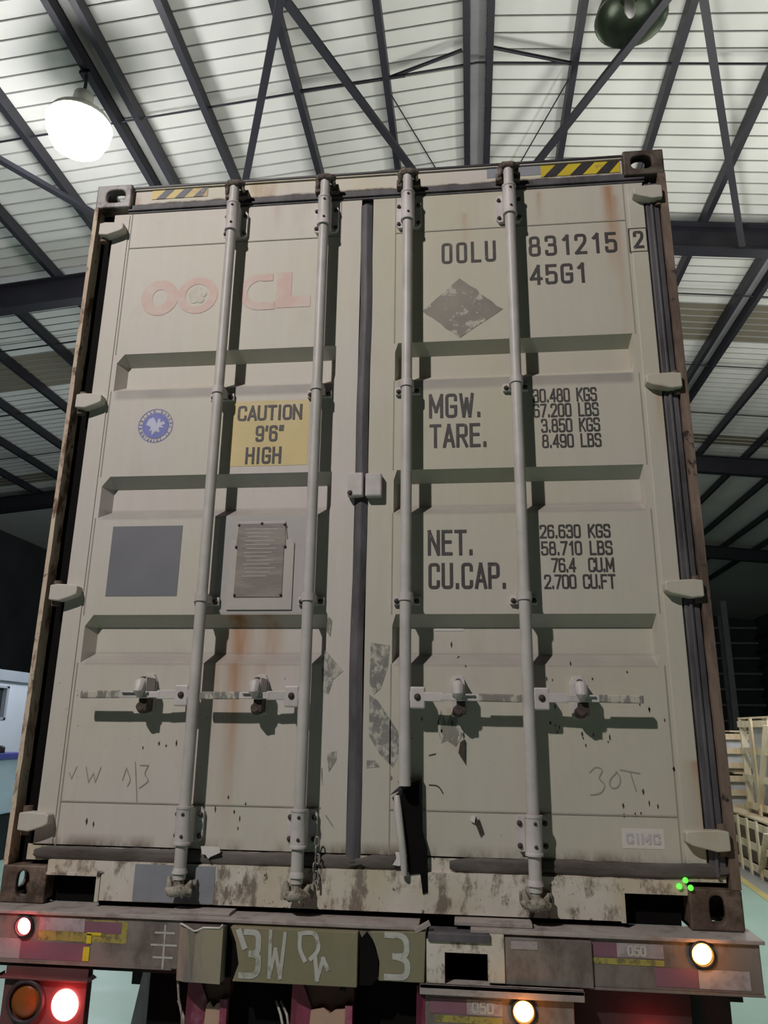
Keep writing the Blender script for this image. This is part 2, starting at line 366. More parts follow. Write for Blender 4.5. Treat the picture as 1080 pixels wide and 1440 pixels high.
# rafters (I-beams) across the hall
def rafter(y, d=.42):
    m = MB()
    for sg in (-1, 1):
        x1 = XR + sg * 15; z1 = rz(x1) - .17
        for (w_, a, b) in ((.02, -.005, .42), (.2, .40, .425), (.2, -.01, .012)):
            vs = [(XR, y - w_ / 2, H0 - .17 - a), (XR, y + w_ / 2, H0 - .17 - a), (x1, y + w_ / 2, z1 - a), (x1, y - w_ / 2, z1 - a)]
            vs += [(v[0], v[1], v[2] - (b - a)) for v in vs]
            m.add(vs, [(0, 1, 2, 3), (7, 6, 5, 4), (0, 4, 5, 1), (1, 5, 6, 2), (2, 6, 7, 3), (3, 7, 4, 0)])
    return m.build('rafter', M['steel'], ceil)
for y in (6.95, 15.9, 24.6): rafter(y)
# angle braces below the purlins and thin tie rods
zb = lambda x: rz(x) - .55
def brace(a, b, r=.055):
    p = (a[0], a[1], zb(a[0])); q = (b[0], b[1], zb(b[0]))
    MB().bar(p, q, r * 1.5, .05).bar((p[0], p[1], p[2] + .03), (q[0], q[1], q[2] + .03), .012, .06).build('brace', M['steel'], ceil)
for a, b in [((-0.05, 2.7), (1.662, 6.85)), ((-0.06, 2.73), (-1.869, 6.85)), ((-4.545, 2.6), (-2.223, 6.85)), ((3.68, 2.9), (1.833, 6.85)), ((3.7, 2.6), (5.474, 6.85))]:
    brace(a, b)
for x_, y_ in ((-.055, 2.72), (3.69, 2.75)): MB().box((x_ - .04, y_ - .04, zb(x_) - .03), (x_ + .04, y_ + .04, rz(x_) - .1)).build('brace_hanger', M['steel'], ceil)
def rod_(p, q, r=.009): MB().tube([p, q], r, 6).build('tie_rod', M['steel'], ceil)
for y in (4.25, 8.75, 11.2, 13.4):
    for sg in (-1, 1): rod_((XR, y, H0 - .1), (XR + sg * 14, y + .1, rz(XR + sg * 14) - .1), .013)
rod_((.80, 4.45, rz(.8) - .12), (1.42, 6.2, rz(1.42) - .12)); rod_((2.88, 4.4, rz(2.9) - .12), (2.3, 6.1, rz(2.3) - .12))
rod_((1.0, 4.25, rz(.8) - .1), (-.3, 4.25, rz(-.3) - .1), .02); rod_((.78, 4.28, rz(.78) - .09), (1.65, 4.05, H0 - .12), .022); rod_((2.0, 4.05, H0 - .12), (2.9, 4.25, rz(2.9) - .12), .022)
# far walls and columns
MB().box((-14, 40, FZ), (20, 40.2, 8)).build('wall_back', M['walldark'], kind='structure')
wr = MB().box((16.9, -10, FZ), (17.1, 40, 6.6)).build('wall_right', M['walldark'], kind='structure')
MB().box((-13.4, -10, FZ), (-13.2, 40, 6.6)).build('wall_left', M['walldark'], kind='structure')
for y in (15.9, 24.6, 33): 
    MB().box((13.0, y - .12, FZ), (13.25, y + .12, 6.4)).build('column', M['steel2'], wr)
for k in range(8):
    z = .2 + k * .75; MB().box((16.8, 6, z), (16.88, 40, z + .12)).build('wall_girt', M['steel'], wr)
wb = bpy.data.objects['wall_back']
for k in range(12): MB().box((-13 + k * 2.8, 39.85, FZ), (-12.8 + k * 2.8, 40, 7)).build('wall_post', M['steel2'], wb)
for k in range(8): MB().box((-13, 39.7, .4 + k * .8), (19, 39.8, .5 + k * .8)).build('wall_girt', M['steel2'], wb)
# low white office block on the left
ow = MB().box((-9.5, 9, FZ), (-7, 10.1, 1.36)).box((-9.5, 10.1, FZ), (-7, 11.05, .66)).box((-9.5, 10.1, 1.27), (-7, 11.05, 1.36)).box((-9.5, 11.05, FZ), (-7, 21, 1.36)).build('wall_office', M['office'], kind='structure')
MB().box((-9.6, 8.9, 1.36), (-6.9, 21.1, 1.55)).build('cornice', M['officetrim'], ow)
wn = MB().box((-7.1, 10.1, .66), (-7.06, 11.05, 1.27)).build('window_1', M['glass'], kind='structure')
MB().box((-7.08, 10.98, .66), (-6.98, 11.05, 1.27)).box((-7.08, 10.1, .66), (-6.98, 11.05, .70)).box((-7.08, 10.1, 1.23), (-6.98, 11.05, 1.27)).box((-7.08, 10.1, .66), (-6.98, 10.15, 1.27)).build('window_frame', M['officetrim'], wn)

# ---------------------------------------------------------------- CONTAINER
CW, CH = 2.438, 2.896
con = tag(empty('shipping_container', (0, 0, 0)), 'cream white steel shipping container with closed double doors, loaded on the trailer', 'container')
def oblong_cast(x0, z0, mat, left):
    m = MB(); W_, D_, Hh = .162, .178, .118; x1, z1 = x0 + W_, z0 + Hh
    cx = x0 + (.089 if left else W_ - .089) if z0 > 1 else x0 + (.078 if left else W_ - .078)
    top = z0 > 1
    m.holed((x0, z0, x1, z1), (cx, z0 + .060, (.042 if top else .023), (.032 if top else .040)), 'y', 0, .022)
    xo = x0 if left else x1; s_ = .02 if left else -.02
    m.holed((0.02, z0, D_, z1), (.1, z0 + .06, .04, .025), 'x', xo, xo + s_)
    xi = x1 if left else x0; m.box((xi, .02, z0), (xi - s_, D_, z1))
    m.box((x0, D_ - .02, z0), (x1, D_, z1))
    if top: m.holed((x0, .02, x1, D_), (cx, .1, .03, .05), 'z', z1 - .022, z1); m.box((x0, .02, z0), (x1, D_, z0 + .018))
    else: m.box((x0, .02, z1 - .02), (x1, D_, z1)); m.holed((x0, .02, x1, D_), (cx, .1, .03, .05), 'z', z0, z0 + .02)
    o = m.build('corner_casting', mat, con, bevel=.006)
    return o
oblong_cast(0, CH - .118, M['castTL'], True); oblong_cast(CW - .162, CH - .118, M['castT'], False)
oblong_cast(0, .0, M['castB'], True); oblong_cast(CW - .162, 0, M['castB'], False)
# twistlock head seen through the lower left hole
MB().lathe([(.0, .03), (.012, .028), (.02, 0), (.014, -.03), (0, -.035)], (.078, .06, .055), 'z', 12).build('lock_head', M['castB'], con)
# corner posts: rusty outer lip, dark inner channel
def post(x0, x1, xi, mat, lab):
    m = MB()
    zz = [.118 + i * .05 for i in range(int((CH - .236) / .05) + 1)] + [CH - .118]
    random.seed(int(x0 * 10) + 3)
    A, B = [], []
    for z in zz:
        j = random.uniform(-.0014, .0014)
        A.append((x0, z)); B.append((x1 + j, z))
    poly = B if x1 > x0 else B
    pts = A + B[::-1]; 
    vs = [(x, .0, z) for x, z in A] + [(x, .0, z) for x, z in B] + [(x, .06, z) for x, z in A] + [(x, .06, z) for x, z in B]
    n = len(A); fs = []
    for i in range(n - 1):
        fs += [(i, i + 1, n + i + 1, n + i), (2 * n + i, 3 * n + i, 3 * n + i + 1, 2 * n + i + 1), (i, 2 * n + i, 2 * n + i + 1, i + 1), (n + i, n + i + 1, 3 * n + i + 1, 3 * n + i)]
    fs += [(0, n, 3 * n, 2 * n), (n - 1, 3 * n - 1, 4 * n - 1, 2 * n - 1)]
    m.add(vs, fs); m.build('post_lip', mat, con)
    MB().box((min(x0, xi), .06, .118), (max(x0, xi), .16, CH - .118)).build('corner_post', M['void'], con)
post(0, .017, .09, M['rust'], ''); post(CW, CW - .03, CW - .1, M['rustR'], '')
gr_ = MB().box((2.352, .012, .15), (2.404, .06, 2.74)).box((2.368, .004, .15), (2.38, .012, 2.74)).build('door_seal', M['gasket'], con, .004)
# top header with a rusty lower edge
MB().box((.162, .030, 2.795), (CW - .162, .09, 2.878)).box((.162, .022, 2.878), (CW - .162, .09, 2.888)).build('header', M['header'], con)
hd = [o for o in con.children if o.name.startswith('header')][0]
MB().box((.162, .018, 2.884), (CW - .162, .05, 2.893)).build('header_edge', M['blk'], con)
MB().box((1.72, .0285, 2.83), (1.945, .0305, 2.877)).build('grey_patch', M['sillgrey'], hd)
def stripes(x0, x1, z0, z1, n, my, mb, ph, lean=.05, y=.0275):
    MB().box((x0, y, z0), (x1, y + .002, z1)).build('hazard_tape', my, hd)
    m = MB(); st = (x1 - x0) / n
    for i in range(n):
        a = x0 + (i + ph) * st; b = a + st * .48
        poly = [(max(x0, a), z0), (min(b, x1), z0), (min(b + lean, x1), z1), (min(a + lean, x1), z1)]
        m.prism(poly, y - .001, y)
    m.build('hazard_stripe', mb, hd)
stripes(1.945, 2.268, 2.817, 2.872, 3, M['yel'], M['blk'], .1)
stripes(.245, .50, 2.830, 2.874, 3, M['yelworn'], M['blkworn'], .25, .04)
# header gasket / drip channel
MB().box((.15, .016, 2.752), (CW - .08, .07, 2.797)).box((.15, .008, 2.762), (CW - .08, .016, 2.772)).build('header_gasket', M['gasket'], con, .003)
# sill with two pockets
sl = MB()
pk = [(.163, .345), (2.082, 2.262)]
sl.box((.163, .0, .098), (CW - .163, .06, .138))
sl.box((pk[0][1], .0, .018), (pk[1][0], .06, .098))
sl.build('sill', M['sill'], con)
sil = [o for o in con.children if o.name.startswith('sill')][0]
for a, b in pk:
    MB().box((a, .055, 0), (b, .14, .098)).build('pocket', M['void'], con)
MB().box((.343, -.004, .014), (.356, .05, .1)).box((.163, -.006, .092), (.356, .01, .1)).build('pocket_rim', M['sill'], con)
MB().box((2.068, -.004, .014), (2.082, .05, .1)).build('pocket_rim', M['sill'], con)
MB().box((.475, -.0015, .02), (.755, .0, .134)).build('grey_patch', M['sillgrey'], sil)
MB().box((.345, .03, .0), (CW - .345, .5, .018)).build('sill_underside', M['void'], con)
# body behind the doors
body = MB()
for sg, x in ((1, .0), (-1, CW)):
    n = 160
    vs = []
    for i in range(n + 1):
        y = .17 + i * (11.9 / n); off = (.0 if (i // 2) % 2 == 0 else .036)
        vs += [(x + sg * (.004 + off), y, .12), (x + sg * (.004 + off), y, 2.8)]
    body.add(vs, [(2 * i, 2 * i + 1, 2 * i + 3, 2 * i + 2) for i in range(n)])
body.build('side_wall', M['doorR'], con)
MB().box((0, .12, 2.80), (CW, 12.15, 2.87)).box((0, .15, .0), (.08, 12.1, .14)).box((CW - .08, .15, 0), (CW, 12.1, .14)).build('roof_panel', M['rustR'], con)
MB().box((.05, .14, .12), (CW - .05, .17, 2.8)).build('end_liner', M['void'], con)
MB().box((.05, .14, .1), (CW - .05, 12.1, .14)).build('floor_deck', M['chassis'], con)

# ---- doors
REC = [(2.066, 2.026, 1.935, 1.900), (1.530, 1.490, 1.395, 1.360), (.982, .940, .842, .805)]
YP, YR = .02, .070
def door(name, x0, x1, fl0, fl1, p0, p1, mat, slopeL):
    """x0..x1 door width, p0..p1 the corrugated panel between the flat stiles"""
    m = MB(); zb_, zt_ = .18, 2.752
    prof = [(zb_, YP)]
    for (a, b, c_, d) in REC[::-1]:
        prof += [(d, YP), (c_, YR), (b, YR), (a, YP)]
    prof += [(zt_, YP)]
    q0, q1 = p0 + (.03 if slopeL else .012), p1 - .008
    def strip(xa, xb, pa, pb):
        n = len(pa); vs = [(xa, y, z) for z, y in pa] + [(xb, y, z) for z, y in pb]
        m.add(vs, [(i, i + n, i + n + 1, i + 1) for i in range(n - 1)])
    flat = [(z, YP) for z, y in prof]
    strip(x0, p0, flat, flat); strip(p0, q0, flat, prof); strip(q0, q1, prof, prof); strip(q1, p1, prof, flat); strip(p1, x1, flat, flat)
    # edges and back
    m.add([(x0, YP, zb_), (x0, YP, zt_), (x0, .075, zt_), (x0, .075, zb_), (x1, YP, zb_), (x1, YP, zt_), (x1, .075, zt_), (x1, .075, zb_)],
          [(0, 1, 2, 3), (4, 7, 6, 5), (1, 5, 6, 2), (0, 3, 7, 4), (3, 2, 6, 7)])
    o = m.build('door', mat, con)
    return o
DL = door('door', .088, 1.190, 0, 0, .180, 1.100, M['doorL'], True)
DR = door('door', 1.240, 2.348, 0, 0, 1.338, 2.258, M['doorR'], False)
DL['label'] = 'left door leaf with faded red logo'; DR['label'] = 'right door leaf with stencilled weights'
# raised flange lines, weld seams
def seams(door_, mat, px0, px1, stile_in, xs):
    m = MB()
    for x in xs:
        for (za, zb2) in ((.18, .805), (.982, 1.36), (1.53, 1.90), (2.066, 2.75)):
            m.box((x - .0022, YP - .0012, za), (x + .0022, YP + .001, zb2))
    for z in (2.577, .325):
        m.box((px0, YP - .0022, z - .0022), (px1, YP + .001, z + .0022))
    return m.build('weld_seam', M['inkthin'], door_)
seams(DL, None, .17, 1.10, 1, (.17,)); seams(DR, None, 1.335, 2.268, 1, (1.335, 2.27))
MB().box((1.1, YP - .0012, 2.55), (1.104, YP, 2.75)).build('weld_seam', M['inkthin'], DL)
MB().box((.172, YP - .006, .19), (1.10, YP + .001, .3)).build('kick_strip', M['doorL'], DL, .003) if False else None
# stiles pressed proud of the panel
MB().box((.090, YP - .004, .185), (.160, YP + .001, 2.745)).build('stile', M['doorL'], DL, .002)
MB().box((2.285, YP - .004, .185), (2.346, YP + .001, 2.745)).build('stile', M['doorR'], DR, .002)
# centre gasket + lower gaskets
gk = MB(); zz = [.16 + i * .08 for i in range(33)]
pts = [(1.2155 + .003 * math.sin(i * .55) - (.002 if z < 1.4 else 0), .014, min(z, 2.752)) for i, z in enumerate(zz)]
for i in range(len(pts) - 1):
    a, b = pts[i], pts[i + 1]; hw = .024
    gk.add([(a[0] - hw, a[1] + .004, a[2]), (a[0] - .004, a[1] - .007, a[2]), (a[0] + .006, a[1] - .007, a[2]), (a[0] + hw, a[1] + .004, a[2]),
            (b[0] - hw, b[1] + .004, b[2]), (b[0] - .004, b[1] - .007, b[2]), (b[0] + .006, b[1] - .007, b[2]), (b[0] + hw, b[1] + .004, b[2])],
           [(0, 1, 5, 4), (1, 2, 6, 5), (2, 3, 7, 6)], True)
gk.build('centre_gasket', M['gasket'], DL)
MB().box((1.185, .03, .15), (1.245, .08, 2.76)).build('gasket_backing', M['void'], DL)
def wavy(x0, x1, z, h, seed, y=.008, mat='gasketlo', par=None, dz=0):
    random.seed(seed); n = max(4, int((x1 - x0) / .05)); m = MB()
    P = []
    for i in range(n + 1):
        x = x0 + (x1 - x0) * i / n; zz_ = z + random.uniform(-.003, .003) + dz * (i / n); hh = h / 2 * (.55 if i in (0, n) else 1)
        P.append([(x, y + .01, zz_ + hh), (x, y - .002, zz_ + hh * .55), (x, y + .003, zz_ + hh * .1), (x, y - .004, zz_ - hh * .3), (x, y + .01, zz_ - hh)])
    vs = [v for p in P for v in p]
    m.add(vs, [(5 * i + k, 5 * i + k + 1, 5 * i + 6 + k, 5 * i + 5 + k) for i in range(n) for k in range(4)], True)
    return m.build('bottom_gasket', M[mat], par)
wavy(.10, 1.245, .158, .045, 3, par=DL); wavy(1.245, 1.385, .160, .045, 5, par=DR)
wavy(1.535, 2.41, .162, .046, 4, par=DR, dz=.004)
MB().box((.07, .02, .134), (2.4, .07, .185)).build('sill_channel', M['sill'], con)

# ---- stroke lettering (flat print)
def rnd(pts, r, closed=False, k=4):
    n = len(pts); out = []
    for i, p in enumerate(pts):
        if not closed and i in (0, n - 1): out.append(p); continue
        a = Vector(pts[i - 1]); b = Vector(p); c_ = Vector(pts[(i + 1) % n])
        d1 = (a - b); d2 = (c_ - b)
        if d1.length > 1e-9 and d2.length > 1e-9 and d1.normalized().dot(d2.normalized()) > .35: out.append(tuple(b)); continue
        rr = min(r, d1.length * .5, d2.length * .5)
        s = b + d1.normalized() * rr; e = b + d2.normalized() * rr
        for j in range(k + 1):
            t_ = j / k; out.append(tuple((1 - t_) ** 2 * s + 2 * t_ * (1 - t_) * b + t_ * t_ * e))
    return out
Rr = .24
G_ = {
 'O': [('c', [(0, 0), (.5, 0), (.5, 1), (0, 1)])], '0': [('c', [(0, 0), (.5, 0), (.5, 1), (0, 1)])],
 'L': [('s', [(0, 1), (0, 0), (.45, 0)])], 'U': [('r', [(0, 1), (0, 0), (.5, 0), (.5, 1)])],
 '8': [('c', [(.03, .54), (.47, .54), (.47, 1), (.03, 1)]), ('c', [(0, 0), (.5, 0), (.5, .54), (0, .54)])],
 '3': [('r', [(0, .82), (0, 1), (.48, 1), (.48, .54), (.18, .54)]), ('r', [(.18, .54), (.5, .54), (.5, 0), (0, 0), (0, .18)])],
 '1': [('s', [(.08, .8), (.27, 1), (.27, 0)])], '2': [('r', [(0, .78), (0, 1), (.5, 1), (.5, .62), (.0, 0)]), ('s', [(0, 0), (.5, 0)])],
 '5': [('s', [(.47, 1), (.03, 1), (.03, .53)]), ('r', [(.03, .6), (.5, .6), (.5, 0), (0, 0), (0, .2)])],
 '4': [('s', [(.4, 0), (.4, 1), (0, .27), (.53, .27)])],
 'G': [('r', [(.5, .78), (.5, 1), (0, 1), (0, 0), (.5, 0), (.5, .46)]), ('s', [(.5, .46), (.27, .46)])],
 '6': [('r', [(.48, .85), (.48, 1), (0, 1), (0, .3)]), ('c', [(0, 0), (.5, 0), (.5, .58), (0, .58)])],
 '9': [('r', [(.02, .15), (.02, 0), (.5, 0), (.5, .7)]), ('c', [(0, .42), (.5, .42), (.5, 1), (0, 1)])],
 '7': [('s', [(0, 1), (.5, 1), (.15, 0)])], 'K': [('s', [(0, 0), (0, 1)]), ('s', [(.5, 1), (.0, .4)]), ('s', [(.14, .56), (.52, 0)])],
 'S': [('r', [(.5, .8), (.5, 1), (0, 1), (0, .54), (.5, .54), (.5, 0), (0, 0), (0, .2)])],
 'B': [('r', [(0, 0), (0, 1), (.46, 1), (.46, .54), (0, .54)]), ('r', [(0, .54), (.5, .54), (.5, 0), (0, 0)]), ('s', [(0, 0), (0, 1)])],
 'M': [('s', [(0, 0), (0, 1), (.32, .25), (.64, 1), (.64, 0)])], 'W': [('s', [(0, 1), (.16, 0), (.33, .8), (.5, 0), (.66, 1)])],
 'T': [('s', [(0, 1), (.52, 1)]), ('s', [(.26, 1), (.26, 0)])], 'A': [('s', [(0, 0), (.27, 1), (.54, 0)]), ('s', [(.09, .28), (.45, .28)])],
 'R': [('r', [(0, 1), (.5, 1), (.5, .48), (0, .48)]), ('s', [(0, 0), (0, 1)]), ('s', [(.26, .48), (.52, 0)])],
 'E': [('s', [(.45, 1), (0, 1), (0, 0), (.45, 0)]), ('s', [(0, .53), (.4, .53)])], 'F': [('s', [(.45, 1), (0, 1), (0, 0)]), ('s', [(0, .53), (.38, .53)])],
 'N': [('s', [(0, 0), (0, 1), (.52, 0), (.52, 1)])], 'C': [('r', [(.5, .76), (.5, 1), (0, 1), (0, 0), (.5, 0), (.5, .24)])],
 'P': [('r', [(0, 1), (.5, 1), (.5, .45), (0, .45)]), ('s', [(0, 0), (0, 1)])], 'I': [('s', [(.08, 0), (.08, 1)])],
 'H': [('s', [(0, 0), (0, 1)]), ('s', [(.5, 0), (.5, 1)]), ('s', [(0, .52), (.5, .52)])], 'D': [('r', [(0, 1), (.5, 1), (.5, 0), (0, 0)]), ('s', [(0, 0), (0, 1)])],
 '.': [('s', [(.05, .0), (.05, .11)])], "'": [('s', [(.08, 1), (.05, .75)])], '"': [('s', [(.08, 1), (.05, .75)]), ('s', [(.26, 1), (.23, .75)])], ' ': [],
}
Wd = {'M': .64, 'W': .66, 'I': .16, '.': .1, "'": .14, '"': .3, '1': .34, ' ': .4, 'L': .45, 'E': .45}
def ribbon(m, pts, tk, closed, xf, y):
    if not closed:
        for i in range(1, len(pts) - 1):
            a, b, c_ = (Vector(xf(*pts[j])) for j in (i - 1, i, i + 1))
            if (b - a).length > 1e-9 and (c_ - b).length > 1e-9 and (b - a).normalized().dot((c_ - b).normalized()) < .35:
                ribbon(m, pts[:i + 1], tk, False, xf, y); ribbon(m, pts[i:], tk, False, xf, y); return
    m.lay = getattr(m, 'lay', 0) + 1; y = y - .00006 * m.lay
    n = len(pts); P = [Vector(xf(*p)) for p in pts]
    Lf, Rt = [], []
    for i in range(n):
        a = P[i - 1] if (i or closed) else None; c_ = P[(i + 1) % n] if (i < n - 1 or closed) else None
        d1 = (P[i] - a).normalized() if a is not None and (P[i] - a).length > 1e-9 else None; d2 = (c_ - P[i]).normalized() if c_ is not None and (c_ - P[i]).length > 1e-9 else None
        d1 = d1 if d1 is not None else d2; d2 = d2 if d2 is not None else d1
        t_ = (d1 + d2); t_ = t_.normalized() if t_.length > 1e-6 else d1
        nr = Vector((-t_.y, t_.x)); n1 = Vector((-d1.y, d1.x)); k = tk / 2 / max(.35, nr.dot(n1))
        e = Vector((0, 0))
        if not closed and i == 0: e = -d2 * tk * .5
        if not closed and i == n - 1: e = d1 * tk * .5
        Lf.append(P[i] + nr * k + e); Rt.append(P[i] - nr * k + e)
    vs = [(v.x, y, v.y) for v in Lf] + [(v.x, y, v.y) for v in Rt]
    m.add(vs, [(i, (i + 1) % n, n + (i + 1) % n, n + i) for i in range(n if closed else n - 1)])
def text(s, x0, x1, z0, z1, mat, parent, tk=.014, y=YP - .0012, gap=.24, name='lettering', right=False, shear=0.0, label=None):
    m = MB(); tot = sum(Wd.get(c, .5) for c in s) + gap * (len(s) - 1)
    h = z1 - z0 - tk; sx = (x1 - x0 - tk) / tot; cx = x0 + tk / 2
    for c in s:
        for kind, pts in G_[c]:
            if kind != 's':
                # round in real units
                P = [(px * sx, pz * h) for px, pz in pts]; P = rnd(P, .30 * min(.5 * sx * 1.2, h), kind == 'c')
                ribbon(m, P, tk, kind == 'c', lambda u, v: (cx + u + shear * v, z0 + tk / 2 + v), y)
            else:
                ribbon(m, pts, tk, False, lambda u, v: (cx + u * sx + shear * v * h, z0 + tk / 2 + v * h), y)
        cx += (Wd.get(c, .5) + gap) * sx
    return m.build(name, mat, parent, label=label)
I = M['ink']
text('OOLU', 1.526, 1.747, 2.417, 2.515, I, DR, .0125, gap=.44)
text('831215', 1.879, 2.228, 2.430, 2.524, I, DR, .0125, gap=.42)
text('2', 2.292, 2.332, 2.440, 2.520, I, DR, .012, y=YP - .0055)
bx = MB(); 
for a, b in (((2.274, 2.424), (2.348, 2.427)), ((2.274, 2.531), (2.348, 2.534)), ((2.274, 2.424), (2.277, 2.534)), ((2.343, 2.424), (2.346, 2.534))): bx.box((a[0], YP - .0055, a[1]), (b[0], YP - .004, b[1]))
bx.build('digit_box', I, DR)
text('45G1', 1.878, 2.098, 2.299, 2.390, I, DR, .0125, gap=.34)
text('MGW.', 1.472, 1.672, 1.737, 1.838, I, DR, .012, gap=.3); text('TARE.', 1.474, 1.692, 1.615, 1.712, I, DR, .012, gap=.3)
text('30.480 KGS', 1.868, 2.108, 1.788, 1.845, I, DR, .0068); text('67.200 LBS', 1.868, 2.111, 1.727, 1.783, I, DR, .0068)
text('3.850 KGS', 1.895, 2.112, 1.665, 1.721, I, DR, .0068); text('8.490 LBS', 1.896, 2.113, 1.603, 1.658, I, DR, .0068)
text('NET.', 1.466, 1.632, 1.196, 1.292, I, DR, .012, gap=.3); text('CU.CAP.', 1.468, 1.748, 1.072, 1.168, I, DR, .012, gap=.3)
text('26.630 KGS', 1.872, 2.122, 1.255, 1.306, I, DR, .0068); text('58.710 LBS', 1.874, 2.125, 1.192, 1.244, I, DR, .0068)
text('76.4  CU.M', 1.908, 2.127, 1.130, 1.182, I, DR, .0068, gap=.2); text('2.700 CU.FT', 1.880, 2.127, 1.070, 1.122, I, DR, .0068, gap=.2)
# caution panel
MB().box((.690, YP - .001, 1.560), (1.002, YP, 1.835)).build('caution_sticker', M['caution'], DL)
text('CAUTION', .712, .972, 1.750, 1.815, I, DL, .010, y=YP - .0022); text('9\'6"', .790, .905, 1.660, 1.728, I, DL, .010, y=YP - .0022); text('HIGH', .755, .898, 1.568, 1.638, I, DL, .010, y=YP - .0022, gap=.3)
# grey square, data plate
MB().box((.247, YP - .001, 1.052), (.527, YP, 1.325)).build('grey_square', M['greysq'], DL)
MB().box((.672, YP - .001, .986), (1.03, YP, 1.355)).build('plate_surround', M['platepaint'], DL)
MB().prism([(.722, .998), (.968, .998), (.968, 1.25), (.958, 1.262), (.940, 1.262), (.930, 1.335), (.742, 1.335), (.742, 1.262), (.722, 1.262)], YP - .007, YP).build('plate_frame', M['platelip'], DL, .002)
dp = MB().prism([(.748, 1.045), (.930, 1.045), (.930, 1.23), (.936, 1.24), (.930, 1.325), (.750, 1.325), (.745, 1.24), (.750, 1.23)], YP - .010, YP - .006).build('data_plate', M['plate'], DL, .001)
m = MB()
for k in range(13): m.box((.775 + (k % 3) * .006, YP - .0106, 1.302 - k * .015), (.90 - (k * 7 % 5) * .008, YP - .0099, 1.305 - k * .015))
m.build('plate_print', M['platelip'], DL)
m = MB()
for px, pz in ((.752, 1.32), (.84, 1.325), (.928, 1.32), (.752, 1.052), (.926, 1.052), (.746, 1.235), (.933, 1.235)): m.lathe([(0, .0045), (.004, .004), (.006, 0)], (px, YP - .009, pz), 'y', 10)
m.build('rivet', M['bolt'], DL)
# emblem
def disc(m, cx, cz, r0, r1, y, n=40):
    vs = [(cx + r * math.cos(2 * math.pi * k / n), y, cz + r * math.sin(2 * math.pi * k / n)) for r in (r0, r1) for k in range(n)]
    if r0 == 0: m.add(vs[n:], [tuple(range(n))])
    else: m.add(vs, [(k, (k + 1) % n, n + (k + 1) % n, n + k) for k in range(n)])
    return m
EX, EZ = .3755, 1.742
disc(MB(), EX, EZ, 0, .056, YP - .0012).build('emblem_disc', M['abs'], DL)
disc(MB(), EX, EZ, .070, .0725, YP - .0012).build('emblem_ring', M['abs'], DL)
def ringtext(s, a0, a1, r, h, tk):
    m = MB()
    for i, c in enumerate(s):
        a = math.radians(a0 + (a1 - a0) * i / (len(s) - 1)); w_ = Wd.get(c, .5)
        def xf(u, v): 
            lu = (u - w_ / 2) * h * .8; lv = (v - .5) * h
            return (EX + math.cos(a) * (r + lv) + math.sin(a) * lu, EZ + math.sin(a) * (r + lv) - math.cos(a) * lu)
        for kind, pts in G_[c]:
            P = rnd(pts, .2, kind == 'c') if kind != 's' else pts
            ribbon(m, P, tk, kind == 'c', xf, YP - .0013)
    m.build('emblem_lettering', M['abs'], DL)
ringtext('AMERICAN BUREAU', 205, -5, .0635, .010, .0016); ringtext('OF SHIPPING', -30, -150, .0635, .010, .0016)
eg = MB()
eagle = [(-.040, .004), (-.030, .028), (-.012, .036), (-.002, .020), (.004, .010), (.010, .030), (.020, .026), (.018, .014), (.034, .018), (.040, .006), (.024, .0), (.036, -.010), (.014, -.008), (.020, -.030), (.002, -.024), (-.012, -.042), (-.014, -.018), (-.026, -.026), (-.018, -.006)]
ctr = (EX, YP - .0018, EZ)
vs = [(EX + a, YP - .0018, EZ + b) for a, b in eagle]; eg.add([ctr] + vs, [(0, i + 1, (i + 1) % len(vs) + 1) for i in range(len(vs))]); eg.build('emblem_eagle', M['abslight'], DL)
# logo: fat faded letters
lg = MB(); lz0, lz1 = 2.235, 2.420
def ring(m, cx, cz, rx, rzz, wx, a0=0, a1=360, n=36, y=YP - .0012):
    m.lay = getattr(m, 'lay', 0) + 1; y = y - .00006 * m.lay
    full = a1 - a0 >= 360; vs = []
    N = n
    for sc in (1, 0):
        for k in range(N + (0 if full else 1)):
            a = math.radians(a0 + (a1 - a0) * k / N); vs.append((cx + (rx - wx * (1 - sc)) * math.cos(a), y, cz + (rzz - wx * .9 * (1 - sc)) * math.sin(a)))
    K = len(vs) // 2
    m.add(vs, [(k, (k + 1) % K, K + (k + 1) % K, K + k) for k in range(K if full else K - 1)])
ring(lg, .335, 2.325, .082, .084, .050); ring(lg, .500, 2.328, .088, .086, .036, 0, 360)
ring(lg, .775, 2.330, .095, .086, .036, 65, 295); 
lg.prism([(.822, 2.380), (.822, 2.414), (.775, 2.414), (.775, 2.380)], YP - .0018, YP - .001); lg.prism([(.775, 2.245), (.835, 2.245), (.835, 2.280), (.775, 2.280)], YP - .0018, YP - .001)
lg.build('logo_lettering', M['pink'], DL)
lg = MB(); lg.prism([(.840, 2.250), (.985, 2.250), (.985, 2.303), (.903, 2.303), (.903, 2.416), (.840, 2.416)], YP - .0014, YP - .0012); lg.build('logo_lettering', M['pink'], DL)
fm = MB()
for k in range(5):
    a = math.radians(90 + 72 * k); disc(fm, .500 + .024 * math.cos(a), 2.328 + .024 * math.sin(a), 0, .0175, YP - .0014 - k * .00005, 16)
disc(fm, .5, 2.328, 0, .015, YP - .0017, 12); fm.build('logo_flower', M['flower'], DL)
# diamond residue
dm = MB(); random.seed(2); pts = []
for (a, b) in (((1.598, 2.346), (1.447, 2.205)), ((1.447, 2.205), (1.597, 2.078)), ((1.597, 2.078), (1.768, 2.198)), ((1.768, 2.198), (1.598, 2.346))):
    for i in range(8):
        t_ = i / 8; j = 0 if i == 0 else random.uniform(-.004, .004); pts.append((a[0] + (b[0] - a[0]) * t_ + j, a[1] + (b[1] - a[1]) * t_ + j))
dm.prism(pts, YP - .0012, YP - .0005); dm.build('diamond_residue', M['diam'], DR)
